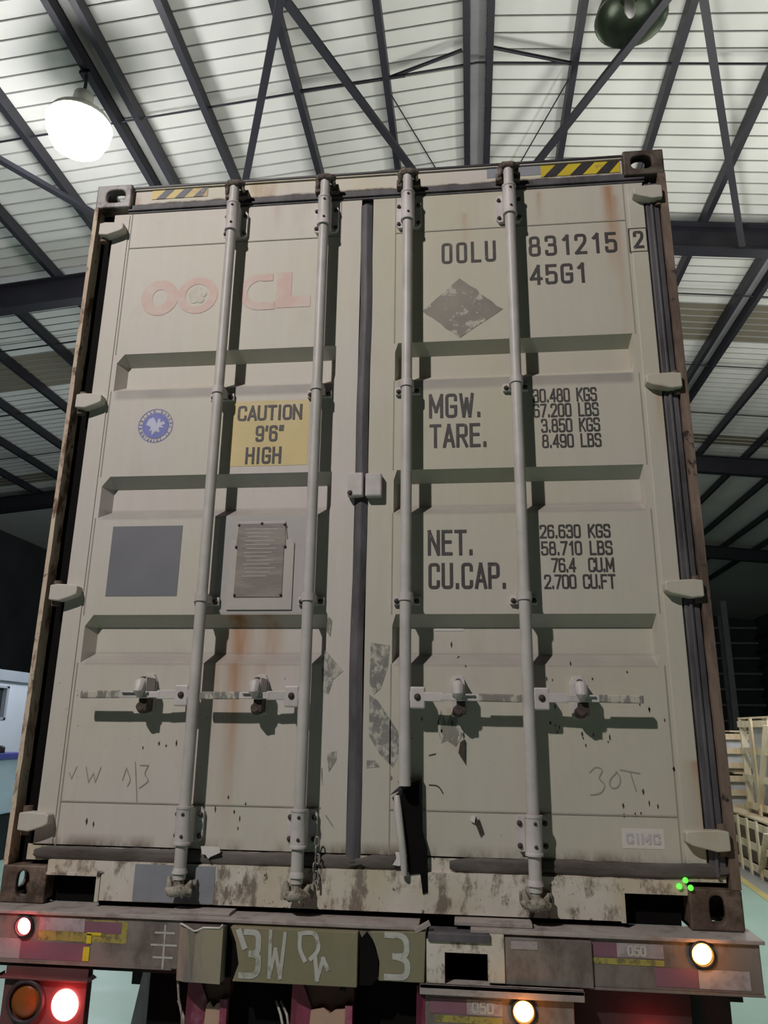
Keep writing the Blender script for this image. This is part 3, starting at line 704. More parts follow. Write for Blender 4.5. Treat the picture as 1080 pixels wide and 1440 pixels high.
# small stickers
MB().box((2.090, YP - .001, .226), (2.222, YP, .287)).build('sticker', M['cream'], DR); text('CIMC', 2.102, 2.210, .240, .272, M['stick2'], DR, .007, y=YP - .0022, gap=.34)
MB().box((1.486, YR - .0012, .928), (1.592, YR, .962)).build('sticker', M['cream'], DR)
# chalk marks
def scrib(lines, mat, par, tk=.004, y=YP - .0012, name='chalk_mark'):
    m = MB()
    for L_ in lines: ribbon(m, rnd(L_, .02), tk, False, lambda u, v: (u, v), y)
    return m.build(name, mat, par)
scrib([[(2.0, .455), (2.02, .475), (2.045, .465), (2.025, .435), (2.05, .42), (2.035, .39), (2.0, .385)], [(2.085, .455), (2.06, .43), (2.065, .405), (2.09, .41), (2.10, .44), (2.085, .46)], [(2.10, .465), (2.16, .455)], [(2.13, .46), (2.145, .40)]], M['inkthin'], DR)
scrib([[(.19, .42), (.20, .40), (.215, .44)], [(.25, .44), (.265, .39), (.28, .42), (.29, .39), (.305, .44)], [(.39, .40), (.40, .44), (.42, .40), (.41, .38)], [(.43, .46), (.45, .33)], [(.45, .45), (.48, .45), (.465, .42), (.49, .40), (.455, .375)]], M['inkthin'], DL, .003)
scrib([[(1.12, .3), (1.15, .26)], [(1.10, .45), (1.102, .40)]], M['scuff'], DL, .004)
random.seed(11)
def freckles(par, spots, n, spread):
    for k in range(n):
        cx_, cz_ = random.choice(spots); a = cx_ + random.gauss(0, spread); b = cz_ + random.gauss(0, spread); h = random.uniform(.004, .014); w_ = random.uniform(.0025, .005)
        blob([(a, b - h), (a + w_, b - h * .2), (a + w_ * .4, b + h), (a - w_ * .7, b + h * .3)], M['bolt'], par, name='rust_chip')
# adhesive scuffs by the centre
def blob(poly, mat, par, y=YP - .0012, name='scuff'):
    MB().prism(poly, y, y + .0008).build(name, mat, par)
blob([(1.085, .86), (1.11, .84), (1.165, .78), (1.13, .75), (1.115, .70), (1.09, .71)], M['scrape'], DL)
blob([(1.115, .50), (1.15, .51), (1.15, .48), (1.125, .44)], M['scuff'], DL); blob([(1.10, .98), (1.12, .96), (1.115, .90), (1.10, .92)], M['scuff'], DL)
blob([(1.262, .88), (1.33, .87), (1.325, .80), (1.30, .72), (1.275, .70), (1.26, .74)], M['scrape'], DR)
blob([(1.26, .70), (1.29, .68), (1.36, .58), (1.375, .52), (1.345, .46), (1.30, .50), (1.262, .56)], M['scrape'], DR)
blob([(1.255, .48), (1.285, .48), (1.30, .46), (1.255, .455)], M['scuff'], DR)
freckles(DR, [(1.54, .60), (2.0, .57), (1.94, .80), (2.15, .36), (2.2, .66), (1.58, .83), (1.9, .6), (2.29, .5)], 38, .035)
freckles(DL, [(.47, .58), (.56, .53), (.95, .50), (.80, .30), (.3, .26), (.85, .36)], 12, .03)
# dents / torn paint flakes on right door
blob([(1.495, .60), (1.51, .65), (1.53, .60), (1.55, .66), (1.57, .62), (1.59, .58), (1.56, .53), (1.53, .55), (1.51, .54)], M['scuff'], DR, name='paint_chip')
MB().prism([(1.575, .545), (1.590, .555), (1.588, .48), (1.568, .51)], YP - .012, YP).build('paint_flake', M['bolt'], DR)
MB().prism([(1.618, .295), (1.634, .302), (1.648, .262), (1.636, .25)], YP - .006, YP).build('paint_flake', M['bolt'], DR)
MB().prism([(1.605, .31), (1.622, .312), (1.618, .29), (1.606, .296)], YP - .009, YP).build('paint_flake', M['white'], DR)
scrib([[(1.47, .405), (1.50, .404), (1.515, .38)], [(1.47, .50), (1.49, .505)]], M['bolt'], DR, .004, name='scratch')

# ---- locking rods, brackets, cams
def cam_(x, z, par, mat, upd):
    m = MB(); y = -.045
    m.tube([(x, y, z - .03 * upd), (x, y, z + .02 * upd)], .017, 12)
    m.tube([(x - .042, y + .006, z + .012 * upd), (x - .02, y - .006, z + .02 * upd), (x + .012, y - .012, z + .012 * upd), (x + .04, y + .004, z + .022 * upd)], [.010, .017, .019, .012], 8)
    m.tube([(x - .036, y + .01, z + .032 * upd), (x - .03, y, z + .002 * upd), (x - .038, y + .01, z - .022 * upd)], [.006, .012, .006], 8)
    m.tube([(x + .036, y + .012, z + .036 * upd), (x + .03, y + .006, z + .002 * upd), (x + .04, y + .012, z - .012 * upd)], [.006, .012, .006], 8)
    m.box((x - .05, y + .03, z - .02), (x + .05, .03, z + .012))
    m.build('cam_lock', mat, par)
def rod(x, par, zt, zb2, low=True, topb=True):
    y = -.045; r = .0205
    rd = MB().tube([(x, y, zb2), (x, y, zt)], r, 20).build('locking_rod', M['rod'], par)
    def guide(z0, z1):
        s = MB()
        s.tube([(x, y, z0), (x, y, z0 + .008), (x, y, z0 + .009), (x, y, z1 - .009), (x, y, z1 - .008), (x, y, z1)], [.029, .029, .0265, .0265, .029, .029], 20)
        s.prism([(x - .052, z0 + .02), (x - .042, z0 + .004), (x + .042, z0 + .004), (x + .052, z0 + .02), (x + .052, z1 - .02), (x + .042, z1 - .004), (x - .042, z1 - .004), (x - .052, z1 - .02)], .002, YP)
        s.box((x - .026, y, z0 + .006), (x + .026, .004, z1 - .006))
        s.build('rod_guide', M['bracket'], par, .002)
    guide(2.585, 2.722)
    if low: guide(.205, .325)
    for z0, z1 in ((2.585, 2.722),) + (((.205, .325),) if low else ()):
        for z in (z0 + .022, z1 - .03):
            for sx in (-1, 1): MB().lathe([(0, .008), (.007, .007), (.009, 0)], (x + sx * .041, .002, z), 'y', 10).build('bolt', M['bolt'], par)
            MB().lathe([(0, .004), (.005, .003), (.006, 0)], (x + .004, y - .0255, z + .006), 'y', 10).build('bolt', M['bolt'], par)
    for z in (1.853, 1.032):
        for sx in (-1, 1): MB().lathe([(0, .008), (.007, .007), (.010, 0)], (x + sx * .036, .004, z - .006), 'y', 10).build('bolt', M['bolt'], par)
    for z in (1.853, 1.032):
        k = MB()
        k.tube([(x, y, z - .012), (x, y, z + .016)], .0255, 20); k.box((x - .048, .004, z - .018), (x + .048, YP, z + .012)); k.box((x - .026, y, z - .01), (x + .026, .006, z + .012))
        k.build('rod_saddle', M['bracket'], par, .002)
    cam_(x, 2.800, par, M['cam'], 1)
    if low: cam_(x, .082, par, M['camlo'], -1); MB().tube([(x, y, .118), (x, y, .12), (x, y, .135)], [.026, .026, .021], 16).build('rod_collar', M['bracket'], par)
rod(.648, DL, 2.80, .10); rod(1.042, DL, 2.80, .10)
rod(1.391, DR, 2.80, .405, low=False); rod(1.805, DR, 2.80, .10)
# broken third rod: cut end and the bent lower stub with a black strip shaped as the rod's continuing shadow
MB().prism([(1.372, .405), (1.412, .425), (1.410, .440), (1.370, .420)], -.052, -.012).prism([(1.338, .372), (1.372, .402), (1.406, .42), (1.404, .40), (1.37, .385)], -.01, .01).build('rod_cut_end', M['blk'], DR)
MB().tube([(1.362, .0, .37), (1.366, -.012, .33), (1.376, -.02, .26), (1.386, -.02, .19), (1.390, -.015, .13)], [.010, .014, .013, .012, .010], 10).build('rod_stub', M['rod'], DR)
MB().prism([(1.372, .36), (1.385, .40), (1.445, .425), (1.447, .26), (1.462, .21), (1.464, .08), (1.448, .075), (1.44, .135), (1.405, .13), (1.392, .2), (1.385, .28)], -.004, .016).build('rod_shadow_strip', M['void'], DR)
# handles
def handle(xr, xt, par):
    sg = 1 if xt > xr else -1; z = .690; y = -.052
    h = MB()
    xa = xr + sg * .015; xb = xt - sg * .135
    h.bar((xa, y, z + .002), (xr + sg * .13, y - .004, z), .008, .030); h.bar((xr + sg * .12, y - .004, z), (xb, y - .004, z - .001), .010, .022)
    h.bar((xr + sg * .16, y - .012, z + .008), (xb - sg * .02, y - .012, z + .008), .014, .006)
    hd_ = h.build('handle', M['bracket'], par, .002)
    MB().bar((xb - sg * .01, y - .002, z), (xt, y, z - .002), .016, .026).build('handle_grip', M['scuff'], par, .004)
    q = MB().box((xr + sg * .018, -.058, z - .038), (xr + sg * .068, -.018, z + .034)); q.build('handle_hub', M['bracket'], par, .005)
    MB().lathe([(0, .008), (.010, .006), (.012, 0)], (xr + sg * .043, -.057, z), 'y', 12).build('hub_bolt', M['bolt'], par)
    xc = xr + (xt - xr) * (.46 if sg > 0 else .46)
    c_ = MB()
    c_.prism([(xc - .024, z - .062), (xc + .024, z - .062), (xc + .028, z + .05), (xc + .016, z + .075), (xc - .016, z + .075), (xc - .028, z + .05)], .008, YP)
    c_.build('catch_plate', M['bracket'], par, .002)
    c2 = MB().tube([(xc, .01, z + .045), (xc, -.03, z + .047), (xc, -.068, z + .035), (xc, -.078, z + .012), (xc, -.066, z - .004)], [.014, .016, .022, .020, .010], 10)
    c2.box((xc + .018, -.07, z + .0), (xc + .023, .01, z + .06)); c2.build('catch_flap', M['bracket'], par, .002)
    c3 = MB().lathe([(0, .03), (.010, .028), (.012, 0)], (xc, -.028, z + .052), 'y', 12).tube([(xc, .01, z - .045), (xc, -.03, z - .045), (xc, -.055, z - .040)], [.018, .021, .015], 12); c3.box((xc - .006, -.055, z - .055), (xc + .024, .0, z - .012)); c3.build('catch_hub', M['bolt'], par, .002)
handle(.648, .236, DL); handle(1.042, .672, DL); handle(1.391, 1.782, DR); handle(1.805, 2.176, DR)
# hinges
def hinge(xp, xt, z, par, mat=None):
    sg = 1 if xt > xp else -1
    poly = [(xp, z - .026), (xp + sg * .04, z - .030), (xt - sg * .02, z - .014), (xt, z - .004), (xt, z + .024), (xt - sg * .010, z + .030), (xp + sg * .03, z + .034), (xp, z + .030)]
    if sg < 0: poly = poly[::-1]
    MB().prism(poly, -.024, .020).build('hinge', mat or M['doorL'], par, .004)
    MB().tube([(xp + sg * .012, .012, z - .045), (xp + sg * .012, .012, z + .05)], .016, 12).build('hinge_pin', M['rustR'], par)
for z in (2.652, 1.842, 1.060, .258): hinge(.046, .155, z, DL)
for z, xi in ((2.672, 2.300), (1.842, 2.285), (1.060, 2.285), (.258, 2.280)): hinge(2.412, xi, z, DR, M['doorR'])
# centre lock box
MB().box((1.166, -.018, 1.420), (1.226, .018, 1.512)).build('lock_plate', M['bracket'], DL, .006)
MB().box((1.234, -.014, 1.418), (1.296, .018, 1.510)).build('lock_plate', M['bracket'], DR, .006)
MB().lathe([(0, .006), (.008, .005), (.011, 0)], (1.178, -.016, 1.432), 'y', 10).build('bolt', M['bolt'], DL)
# hanging chain by the second rod
ch = MB(); x0, z0 = 1.098, .222
for k in range(7):
    z = z0 - k * .026; a = (k % 2); n = 10; P = []
    for j in range(n + 1):
        t_ = 2 * math.pi * j / n; u = .0075 * math.cos(t_); v = .016 * math.sin(t_)
        P.append((x0 + (u if a == 0 else u * .3) + .002 * k * (k % 3 - 1), -.012 + (u if a else 0), z + v))
    ch.tube(P, .0026, 6, False)
ch.build('seal_chain', M['chain'], DL)
# torn paper scraps, green marker
MB().prism([(.705, .172), (.718, .17), (.728, .158), (.735, .164), (.768, .178), (.765, .195), (.70, .196)], -.004, .0).build('paper_scrap', M['white'], DL)
MB().prism([(1.350, .158), (1.372, .155), (1.385, .165), (1.378, .198), (1.358, .196), (1.362, .178)], -.004, .0).build('paper_scrap', M['white'], DR)
g = MB()
for dx, dz in ((0, 0), (.020, .018), (.034, -.003)): g.lathe([(0, .008), (.008, .005), (.009, 0), (.0, -.002)], (2.250 + dx, -.004, .124 + dz), 'y', 10)
g.build('green_marker', M['green'], con)

# ---------------------------------------------------------------- TRAILER
tr = tag(empty('container_trailer', (0, 0, FZ)), 'grimy truck trailer chassis with grey rear bumper beneath the container', 'trailer')
def T(o): o.location = (0, 0, -FZ); return o
def TB(mb, name, mat, bevel=0, par=None, **k):
    o = mb.build(name, mat, par or tr, bevel, **k)
    if par is None: T(o)
    return o
YB = -.085
bl = MB().box((-.03, YB, -.152), (1.465, -.04, -.012)); bumperL = TB(bl, 'bumper', M['bump'], .004)
br_ = MB().box((1.70, YB + .005, -.146), (2.447, -.04, -.008)); bumperR = TB(br_, 'bumper', M['bump'], .004)
TB(MB().box((-.04, YB - .008, -.012), (1.44, .06, -.001)), 'bumper_flange', M['bumptop'], .002)
TB(MB().box((1.60, YB - .006, -.012), (2.46, .06, -.001)), 'bumper_flange', M['bumptop'], .002)
TB(MB().bar((1.43, YB - .01, -.012), (1.475, YB - .005, .012), .02, .012), 'bumper_flange', M['bumptop'])
TB(MB().box((1.55, -.06, .0), (1.79, .02, .012)).box((.63, -.06, -.001), (.83, .02, .008)), 'bearing_plate', M['bumptop'], .002)
# underlip
TB(MB().box((-.03, YB, -.155), (.66, .02, -.149)), 'bumper_lip', M['bump'])
TB(MB().box((1.95, YB, -.150), (2.447, .05, -.144)), 'bumper_lip', M['bump'])
# bent plates and painted panels
TB(MB().add([(.690, YB - .03, -.018), (.72, YB - .05, -.022), (.745, YB - .035, -.032), (.765, YB - .045, -.022), (.835, YB - .05, -.016),
             (.690, YB - .03, -.172), (.72, YB - .045, -.172), (.745, YB - .045, -.172), (.765, YB - .045, -.172), (.835, YB - .05, -.172),
             (.835, YB, -.016), (.835, YB, -.172), (.690, YB, -.018), (.690, YB, -.172)],
            [(0, 1, 6, 5), (1, 2, 7, 6), (2, 3, 8, 7), (3, 4, 9, 8), (4, 10, 11, 9), (12, 0, 5, 13), (5, 6, 7, 8, 9, 11, 13)], False), 'bent_plate', M['flap'])
TB(MB().tube([(.690, YB - .03, -.016), (.70, YB - .045, -.012), (.72, YB - .05, -.019), (.738, YB - .04, -.032), (.75, YB - .04, -.030), (.77, YB - .045, -.020), (.825, YB - .05, -.018), (.833, YB - .05, -.008)], .0028, 6), 'plate_edge', M['white'])
TB(MB().prism([(.836, -.165), (.868, -.165), (.878, -.12), (.862, -.06), (.85, -.02), (.836, -.02)], YB - .004, YB), 'torn_gap', M['void'])
olv = TB(MB().prism([(.868, -.168), (1.255, -.168), (1.255, -.018), (.852, -.018), (.872, -.06), (.885, -.12)], YB - .030, YB - .001), 'painted_panel', M['olive'], .002)
TB(MB().prism([(1.257, -.165), (1.30, -.165), (1.318, -.14), (1.318, -.09), (1.30, -.045), (1.28, -.02), (1.262, -.04)], YB - .016, YB - .001), 'torn_gap', M['void'], .001)
ol2 = TB(MB().prism([(1.32, -.150), (1.458, -.150), (1.463, -.012), (1.29, -.018), (1.31, -.06), (1.322, -.1)], YB - .018, YB - .001), 'painted_panel', M['olive'], .002)
def graf(lines, y, par, tk=.014):
    m = MB()
    for L_ in lines: ribbon(m, rnd(L_, .03), tk, False, lambda u, v: (u, v), y)
    o = m.build('painted_lettering', M['graf'], par); return o
z0, z1 = -.150, -.030
graf([[(.905, z1), (.945, z1), (.945, -.085), (.925, -.09)], [(.925, -.09), (.948, -.095), (.948, z0), (.895, z0)], [(.882, z1), (.900, -.07)]], YB - .0315, olv, .017)
graf([[(.982, z1 + .004), (.984, z0), (1.000, -.075), (1.018, z0), (1.028, z1)]], YB - .0315, olv, .011)
graf([[(1.076, z1), (1.074, -.07), (1.092, -.10)], [(1.074, z1 + .002), (1.10, z1 + .006), (1.125, z1 + .004), (1.138, -.07), (1.112, -.095)], [(1.125, -.09), (1.133, z0), (1.150, -.095), (1.165, -.12)]], YB - .0315, olv, .012)
graf([[(1.345, z1 + .006), (1.405, z1 + .006), (1.405, -.08), (1.37, -.082)], [(1.37, -.082), (1.408, -.09), (1.408, z0 + .012), (1.345, z0 + .012)]], YB - .0195, ol2, .017)
graf([[(.60, -.05), (.66, -.05)], [(.59, -.085), (.67, -.085)], [(.60, -.12), (.66, -.12)], [(.63, -.03), (.632, -.15)]], YB - .001, bumperL, .006).location = (0, 0, 0)
# scraped middle plate with the square hole and the dark channel above it
hp = MB(); hx0, hx1, hz0, hz1 = 1.520, 1.650, -.130, -.066; yq = YB - .012
for a, b in (((1.465, -.150), (hx0, -.032)), ((hx0, hz1), (hx1, -.032)), ((hx1, -.142), (1.70, -.012))): hp.box((a[0], yq, a[1]), (b[0], -.05, b[1]))
TB(hp, 'scraped_plate', M['sill']); TB(MB().box((hx0, -.05, -.15), (hx1, -.045, hz1)).box((1.465, -.05, -.15), (1.7, -.045, -.03)), 'plate_hole', M['void'])
TB(MB().box((1.470, YB - .02, -.036), (1.66, -.02, -.012)), 'rubber_buffer', M['gasket'], .003)
TB(MB().box((1.66, YB - .006, -.146), (1.96, -.04, -.02)), 'grey_plate', M['bump'], .002)
# tapes on the bumper
def tape(x0, x1, z0, z1, mat, par, y=YB - .0012, name='reflective_tape'): 
    return MB().box((x0, y, z0), (x1, y + .0005, z1)).build(name, M[mat], par)
tape(.205, .36, -.058, -.020, 'tapeW', bumperL); tape(.36, .485, -.060, -.026, 'tapeR', bumperL); tape(.205, .505, -.086, -.022, 'tapeY', bumperL, YB - .0005)
tape(.0, .15, -.142, -.085, 'tapeW', bumperL); tape(.15, .385, -.142, -.092, 'tapeR', bumperL)
MB().box((.372, YB - .003, -.09), (.388, YB, -.062)).box((.365, YB - .003, -.14), (.386, YB, -.10)).box((.372, YB - .003, -.066), (.42, YB, -.058)).build('paint_splash', M['yelpaint'], bumperL)
y2 = YB + .0038
tape(1.905, 2.035, -.062, -.024, 'tapeR', bumperR, y2); tp = tape(2.035, 2.17, -.062, -.024, 'tapeW', bumperR, y2); tape(1.92, 2.17, -.082, -.066, 'tapeY', bumperR, y2)
text('050', 2.065, 2.12, -.058, -.028, M['graf'], bumperR, .006, y=y2 - .0008)
tape(2.265, 2.41, -.135, -.085, 'tapeW', bumperR, y2); tape(2.14, 2.262, -.135, -.085, 'tapeR', bumperR, y2)
tape(1.72, 1.80, -.05, -.028, 'tapeW', bumperR, YB - .0075)
# lower cross bar at the right
TB(MB().box((1.445, YB - .02, -.164), (1.93, -.0, -.151)).box((1.445, YB - .02, -.180), (1.93, YB - .01, -.151)), 'step_flange', M['bumptop'], .002)
stp = TB(MB().box((1.46, YB, -.32), (1.90, -.04, -.165)), 'step_bar', M['bump'], .004)
tape(1.475, 1.585, -.232, -.192, 'tapeR', stp); tape(1.585, 1.69, -.232, -.192, 'tapeW', stp); tape(1.49, 1.69, -.255, -.237, 'tapeY', stp)
text('050', 1.60, 1.665, -.228, -.196, M['graf'], stp, .006, y=YB - .002)
TB(MB().box((1.88, -.02, -.55), (2.25, .03, -.16)).box((2.24, .0, -.55), (2.37, .03, -.145)).box((-.02, .04, -.2), (2.42, .1, -.13)), 'under_panel', M['chassis'])
# longitudinal chassis and hanging brackets
TB(MB().box((.45, .5, -.32), (.60, 11.5, -.02)).box((1.85, .5, -.32), (2.0, 11.5, -.02)).box((.45, .12, -.26), (2.0, .2, -.02)), 'chassis_rail', M['chassis'])
def bracket(x0, x1, pe=None):
    TB(MB().prism([(x0, -.5), (x1, -.5), (x1, -.165), (x0, -.165)], -.035, .25), 'hanger_bracket', M['redbrown'])
    TB(MB().add([(x0 - .006, -.075, -.165), (x0 + .015, -.055, -.165), (x0 + .05, -.04, -.25), (x0 + .05, -.04, -.5), (x0 - .012, -.075, -.5)], [(0, 1, 2, 3, 4)]).add([(x0 - .006, -.075, -.165), (x0 - .012, -.075, -.5), (x0 - .012, .2, -.5), (x0 - .006, .2, -.165)], [(0, 1, 2, 3)]), 'bracket_flange', M['magenta'])
    TB(MB().prism([(x0 + .03, -.5), (x1 - .02, -.5), (x1 - .02, -.245), (x0 + (x1 - x0) * .7, -.25), (x0 + (x1 - x0) * .62, -.262), (x0 + (x1 - x0) * .5, -.246), (x0 + .05, -.256)], -.052, -.036), 'bracket_plate', M['peach'])
    TB(MB().box((x1 - .022, -.06, -.5), (x1, .1, -.235)), 'bracket_flange', M['magenta'])
    TB(MB().lathe([(0, .008), (.008, .006), (.010, 0)], (x1 - .035, -.036, -.2), 'y', 10), 'bracket_bolt', M['bolt'])
bracket(.722, .840); bracket(1.055, 1.235); bracket(1.44, 1.60)
TB(MB().box((.835, .0, -.6), (1.06, .04, -.14)).box((1.23, .0, -.6), (1.45, .04, -.14)), 'dark_gap_fill', M['void'])  # black slabs standing in for the unlit voids between the brackets
# wheels, mud flap (dark behind the bumper)
def wheel(x, y):
    o = TB(MB().lathe([(.30, -.14), (.44, -.15), (.50, -.11), (.52, 0), (.50, .11), (.44, .15), (.30, .14)], (0, 0, 0), 'z', 40), 'wheel', M['tyre'])
    o.rotation_euler = (0, math.pi / 2, 0); o.location = (x, y, .52); return o
for y in (2.2, 3.6):
    for x in (.62, 1.95): wheel(x, y)
TB(MB().prism([(.36, -1.0), (.56, -1.0), (.545, -.16), (.505, -.16)], .10, .115), 'mud_flap', M['mud'])
TB(MB().box((.53, .08, -1.0), (.72, .12, -.15)), 'splash_guard', M['void'])
TB(MB().tube([(.66, -.03, -.16), (.68, -.05, -.24), (.695, -.05, -.29), (.70, -.04, -.4)], .004, 6).tube([(.675, -.04, -.25), (.70, -.05, -.29), (.71, -.05, -.36)], .004, 6).tube([(.99, -.03, -.24), (1.01, -.05, -.27), (1.03, -.05, -.34)], .004, 6).tube([(1.005, -.03, -.24), (1.03, -.05, -.27), (1.045, -.05, -.34)], .004, 6), 'hose', M['scuff'])
# rear lamps (parts of the trailer)
def tail(x, z, r, mat, y=YB, name='marker_lamp', light=None, power=0, house=True):
    if house: TB(MB().lathe([(r * 1.22, 0), (r * 1.22, .012), (r * 1.02, .016), (r, .008)], (x, y, z), 'y', 28), 'lamp_rim', M['blk'])
    o = MB().lathe([(.001, .5), (.35, .47), (.7, .34), (.9, .16), (1, 0)], (0, 0, 0), 'y', 28).build(name, mat, tr)
    o.location = (x, y, z - FZ); o.scale = (r, r * .6, r)
    if light:
        l = lamp(name + '_light', (x, y - .045, z), power, light, .02)
    return o
tail(.157, -.047, .026, M['redlens'], light=(1, .03, .04), power=.22)
tail(2.279, -.043, .030, M['amblens'], YB + .005, light=(1, .30, .02), power=.3)
tail(1.752, -.215, .030, M['amblens'], light=(1, .30, .02), power=.3)
# lamp bracket hanging at the left
lb = TB(MB().box((.105, -.075, -.40), (.385, -.04, -.165)).box((.095, -.095, -.200), (.395, -.06, -.192)), 'lamp_bracket', M['lampbox'], .003)
TB(MB().prism([(.395, -.20), (.408, -.192), (.395, -.184)], -.09, -.06).prism([(.095, -.184), (.082, -.192), (.095, -.2)], -.09, -.06), 'bracket_clip', M['blk'])
tail(.320, -.268, .046, M['redlens'], -.078, 'brake_lamp', (1, .03, .04), .6, False)
tail(.190, -.262, .052, M['amboff'], -.078, 'turn_lamp', None, 0, True)
tail(2.137, -.305, .05, M['redlens'], -.02, 'brake_lamp', (1, .03, .04), .8, False)

# ---------------------------------------------------------------- ceiling lamps
def highbay(loc, lit, rr, lab, rest):
    t_ = tag(empty('high_bay_lamp', loc), lab, 'lamp', 'high bay lamps under the roof')
    m = MB()
    if lit:
        m.lathe([(.07, .42), (.10, .40), (.12, .22), (.10, .20)], (0, 0, 0), 'z', 24, True).build('ballast', M['lampbody'], t_)
        MB().lathe([(.08, .22), (rr * .55, .18), (rr * .9, .08), (rr, .0), (rr * .96, .0)], (0, 0, 0), 'z', 36).build('reflector', M['lampbody'], t_)
        MB().lathe([(rr * .95, .01), (rr * .93, -.10), (rr * .75, -.24), (rr * .4, -.33), (.001, -.35)], (0, 0, 0), 'z', 36).build('glowing_lens', M['hotlamp'], t_)
    else:
        m.lathe([(.001, .38), (.11, .38), (.13, .36), (.13, .28), (.10, .27)], (0, 0, 0), 'z', 24).build('ballast', M['lampbody'], t_)
        MB().lathe([(.10, .28), (rr * .5, .26), (rr * .85, .16), (rr, .0), (rr * .97, .0), (rr * .82, .15), (rr * .48, .24), (.09, .26)], (0, 0, 0), 'z', 40).build('reflector', M['lampsteel'], t_)
        MB().lathe([(.001, .24), (.05, .22), (.055, .10), (.03, .03), (.001, .02)], (0, 0, 0), 'z', 16).build('bulb', M['white'], t_)
    top = rest - loc[2]
    MB().tube([(0, 0, .36), (0, 0, top)], .018, 8).build('suspension_rod', M['steel'], t_)
    MB().box((-.06, -.06, top - .04), (.06, .06, top + .0)).build('mounting_plate', M['steel'], t_)
    return t_
L1 = (-2.415, 3.52, 6.72)
highbay(L1, True, .34, 'glowing white high bay lamp at upper left under the roof', rz(L1[0]) - .17)
lamp('high_bay_light', (L1[0], L1[1], L1[2] - .55), 190, (1, .98, 1), .3)
L2 = (3.32, 3.40, 7.40)
highbay(L2, False, .355, 'unlit round high bay lamp with dark reflector at upper right', rz(L2[0]))

def split(root, names):
    for o in [x for x in bpy.data.objects if x.name.split('.')[0] in names and x.type == 'MESH']:
        me = o.data; n = len(me.vertices); par_ = list(range(n))
        def find(i):
            while par_[i] != i: par_[i] = par_[par_[i]]; i = par_[i]
            return i
        for p in me.polygons:
            for v in p.vertices[1:]: par_[find(v)] = find(p.vertices[0])
        roots = sorted({find(v) for p in me.polygons for v in p.vertices})
        if len(roots) < 2: continue
        for k, rt_ in enumerate(roots):
            idx = [i for i in range(n) if find(i) == rt_]; mp_ = {v: i for i, v in enumerate(idx)}
            m2 = bpy.data.meshes.new(me.name); pol = [p for p in me.polygons if find(p.vertices[0]) == rt_]
            m2.from_pydata([me.vertices[i].co[:] for i in idx], [], [tuple(mp_[v] for v in p.vertices) for p in pol]); m2.update()
            m2.polygons.foreach_set('use_smooth', [p.use_smooth for p in pol])
            for mt in me.materials: m2.materials.append(mt)
            if k == 0: first_mesh = m2
            else:
                c2 = o.copy(); c2.data = m2; COL.objects.link(c2)
        o.data = first_mesh
split(None, {'bearing_plate', 'door_seal', 'paint_splash', 'pocket_rim', 'rivet', 'hazard_stripe', 'bracket_clip', 'dark_gap_fill', 'hose', 'chassis_rail', 'under_panel', 'green_marker', 'column', 'data_plate', 'bracket_flange', 'rod_cut_end', 'chalk_mark', 'logo_lettering', 'scratch', 'grey_plate', 'weld_seam', 'bumper_flange', 'under_panel', 'wall_post'})
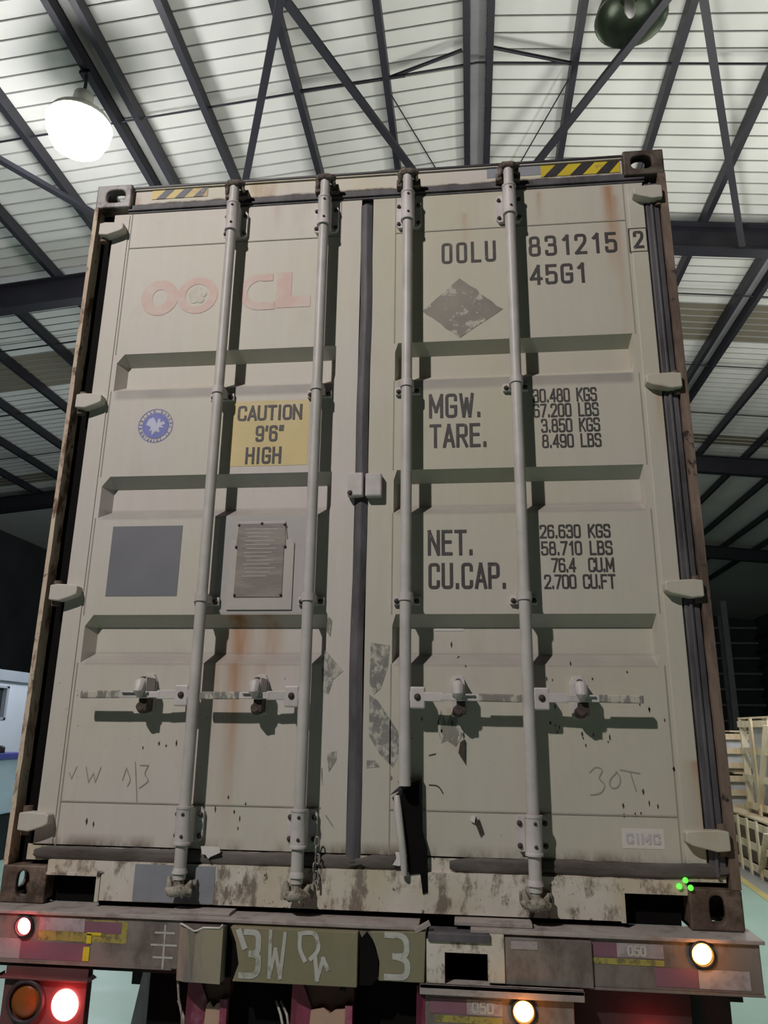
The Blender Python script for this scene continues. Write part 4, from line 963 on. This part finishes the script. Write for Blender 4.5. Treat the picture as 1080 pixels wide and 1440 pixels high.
# ---------------------------------------------------------------- crates on the right
def crate(name, loc, rz_, w_, d_, h_, lab, nslat=3, mid=2, body='wooddk', gap=False, diag=True):
    t_ = tag(empty(name, loc, rz_), lab, 'crate', 'wooden crates stacked in the hall')
    b = .045
    for sx in (-1, 1):
        for sy in (-1, 1):
            MB().box((sx * w_ / 2 - sx * .09, sy * d_ / 2 - sy * .05, 0), (sx * w_ / 2, sy * d_ / 2, h_)).build('post', M['wood'], t_)
    for k in range(nslat):
        z = .06 + (h_ - .18) * k / (nslat - 1)
        for sy in (-1, 1): MB().box((-w_ / 2, sy * d_ / 2, z), (w_ / 2, sy * (d_ / 2 + .022), z + .09)).build('slat', M['wood'], t_)
        for sx in (-1, 1): MB().box((sx * w_ / 2, -d_ / 2, z), (sx * (w_ / 2 + .022), d_ / 2, z + .09)).build('slat', M['wood'], t_)
    for k in range(mid):
        x = -w_ / 2 + w_ * (k + 1) / (mid + 1)
        MB().box((x - .04, -d_ / 2 - .045, 0), (x + .04, -d_ / 2 - .022, h_)).build('batten', M['wood'], t_)
        y = -d_ / 2 + d_ * (k + 1) / (mid + 1)
        MB().box((-w_ / 2 - .045, y - .04, 0), (-w_ / 2 - .022, y + .04, h_)).build('batten', M['wood'], t_)
    if diag:
        MB().bar((-w_ / 2, -d_ / 2 - .035, .08), (-w_ / 2 + w_ / (mid + 1), -d_ / 2 - .035, h_ - .08), .02, .08, (0, 1, 0)).build('diagonal', M['wood'], t_)
        MB().bar((-w_ / 2 - .035, -d_ / 2, h_ - .1), (-w_ / 2 - .035, -d_ / 2 + d_ / (mid + 1), .1), .02, .08, (1, 0, 0)).build('diagonal', M['wood'], t_)
    for k in range(4):
        x = -w_ / 2 + w_ * k / 3.3; MB().box((x, -d_ / 2 - .03, h_), (x + w_ * .17, d_ / 2 + .03, h_ + .022)).build('top_board', M['wood'], t_)
    MB().box((-w_ / 2 + .1, -d_ / 2 + .06, .12), (w_ / 2 - .1, d_ / 2 - .06, h_ - .06)).build('packed_goods', M[body], t_)
    for y in (-d_ / 2 + .05, d_ / 2 - .15): MB().box((-w_ / 2, y, -.0), (w_ / 2, y + .1, .06)).build('skid', M['wooddk'], t_)
    return t_
A = 0.0
crate('wooden_crate', (6.14, 9.25, FZ), math.radians(-3), 1.4, 2.2, .72, 'long low slatted pine crate on the floor beside the yellow line', 3, 4)
crate('wooden_crate', (6.22, 9.1, FZ + .745), 0, 1.15, 1.2, 1.31, 'tall open pine crate stacked on the long low crate at the right edge', 4, 1, 'wrap')
crate('wooden_crate', (5.68, 11.3, FZ), 0, 1.4, 1.2, .60, 'bottom pine crate of the rear stack, partly behind the container corner', 3, 2, 'wrap')
crate('wooden_crate', (5.66, 11.3, FZ + .625), 0, 1.4, 1.2, .60, 'middle pine crate with white wrapped goods in the rear stack', 3, 1, 'wrap')
crate('wooden_crate', (5.66, 11.3, FZ + 1.25), 0, 1.4, 1.2, .62, 'topmost pine crate of the rear stack beside the container', 3, 1, 'wrap')

# ---------------------------------------------------------------- machine on the left
mc = tag(empty('machine_cabinet', (-5.35, 8.0, FZ)), 'white and pale blue machine cabinet with blue lid at the left edge', 'machine')
MB().box((-.45, -.4, .62), (.42, .4, 1.36)).build('body', M['bluecab'], mc, .02); MB().box((-.5, -.42, 1.36), (.46, .42, 1.44)).build('lid', M['bluecap'], mc, .01)
MB().lathe([(.09, 1.44), (.09, 1.52), (.06, 1.54), (.001, 1.54)], (.3, -.1, 0), 'z', 20).build('knob', M['machdark'], mc)
MB().box((-.42, -.38, .0), (.40, .38, .62)).build('base', M['machdark'], mc, .02); MB().box((.05, -.42, .12), (.44, -.30, .40)).build('front_tray', M['bluecab'], mc, .02)
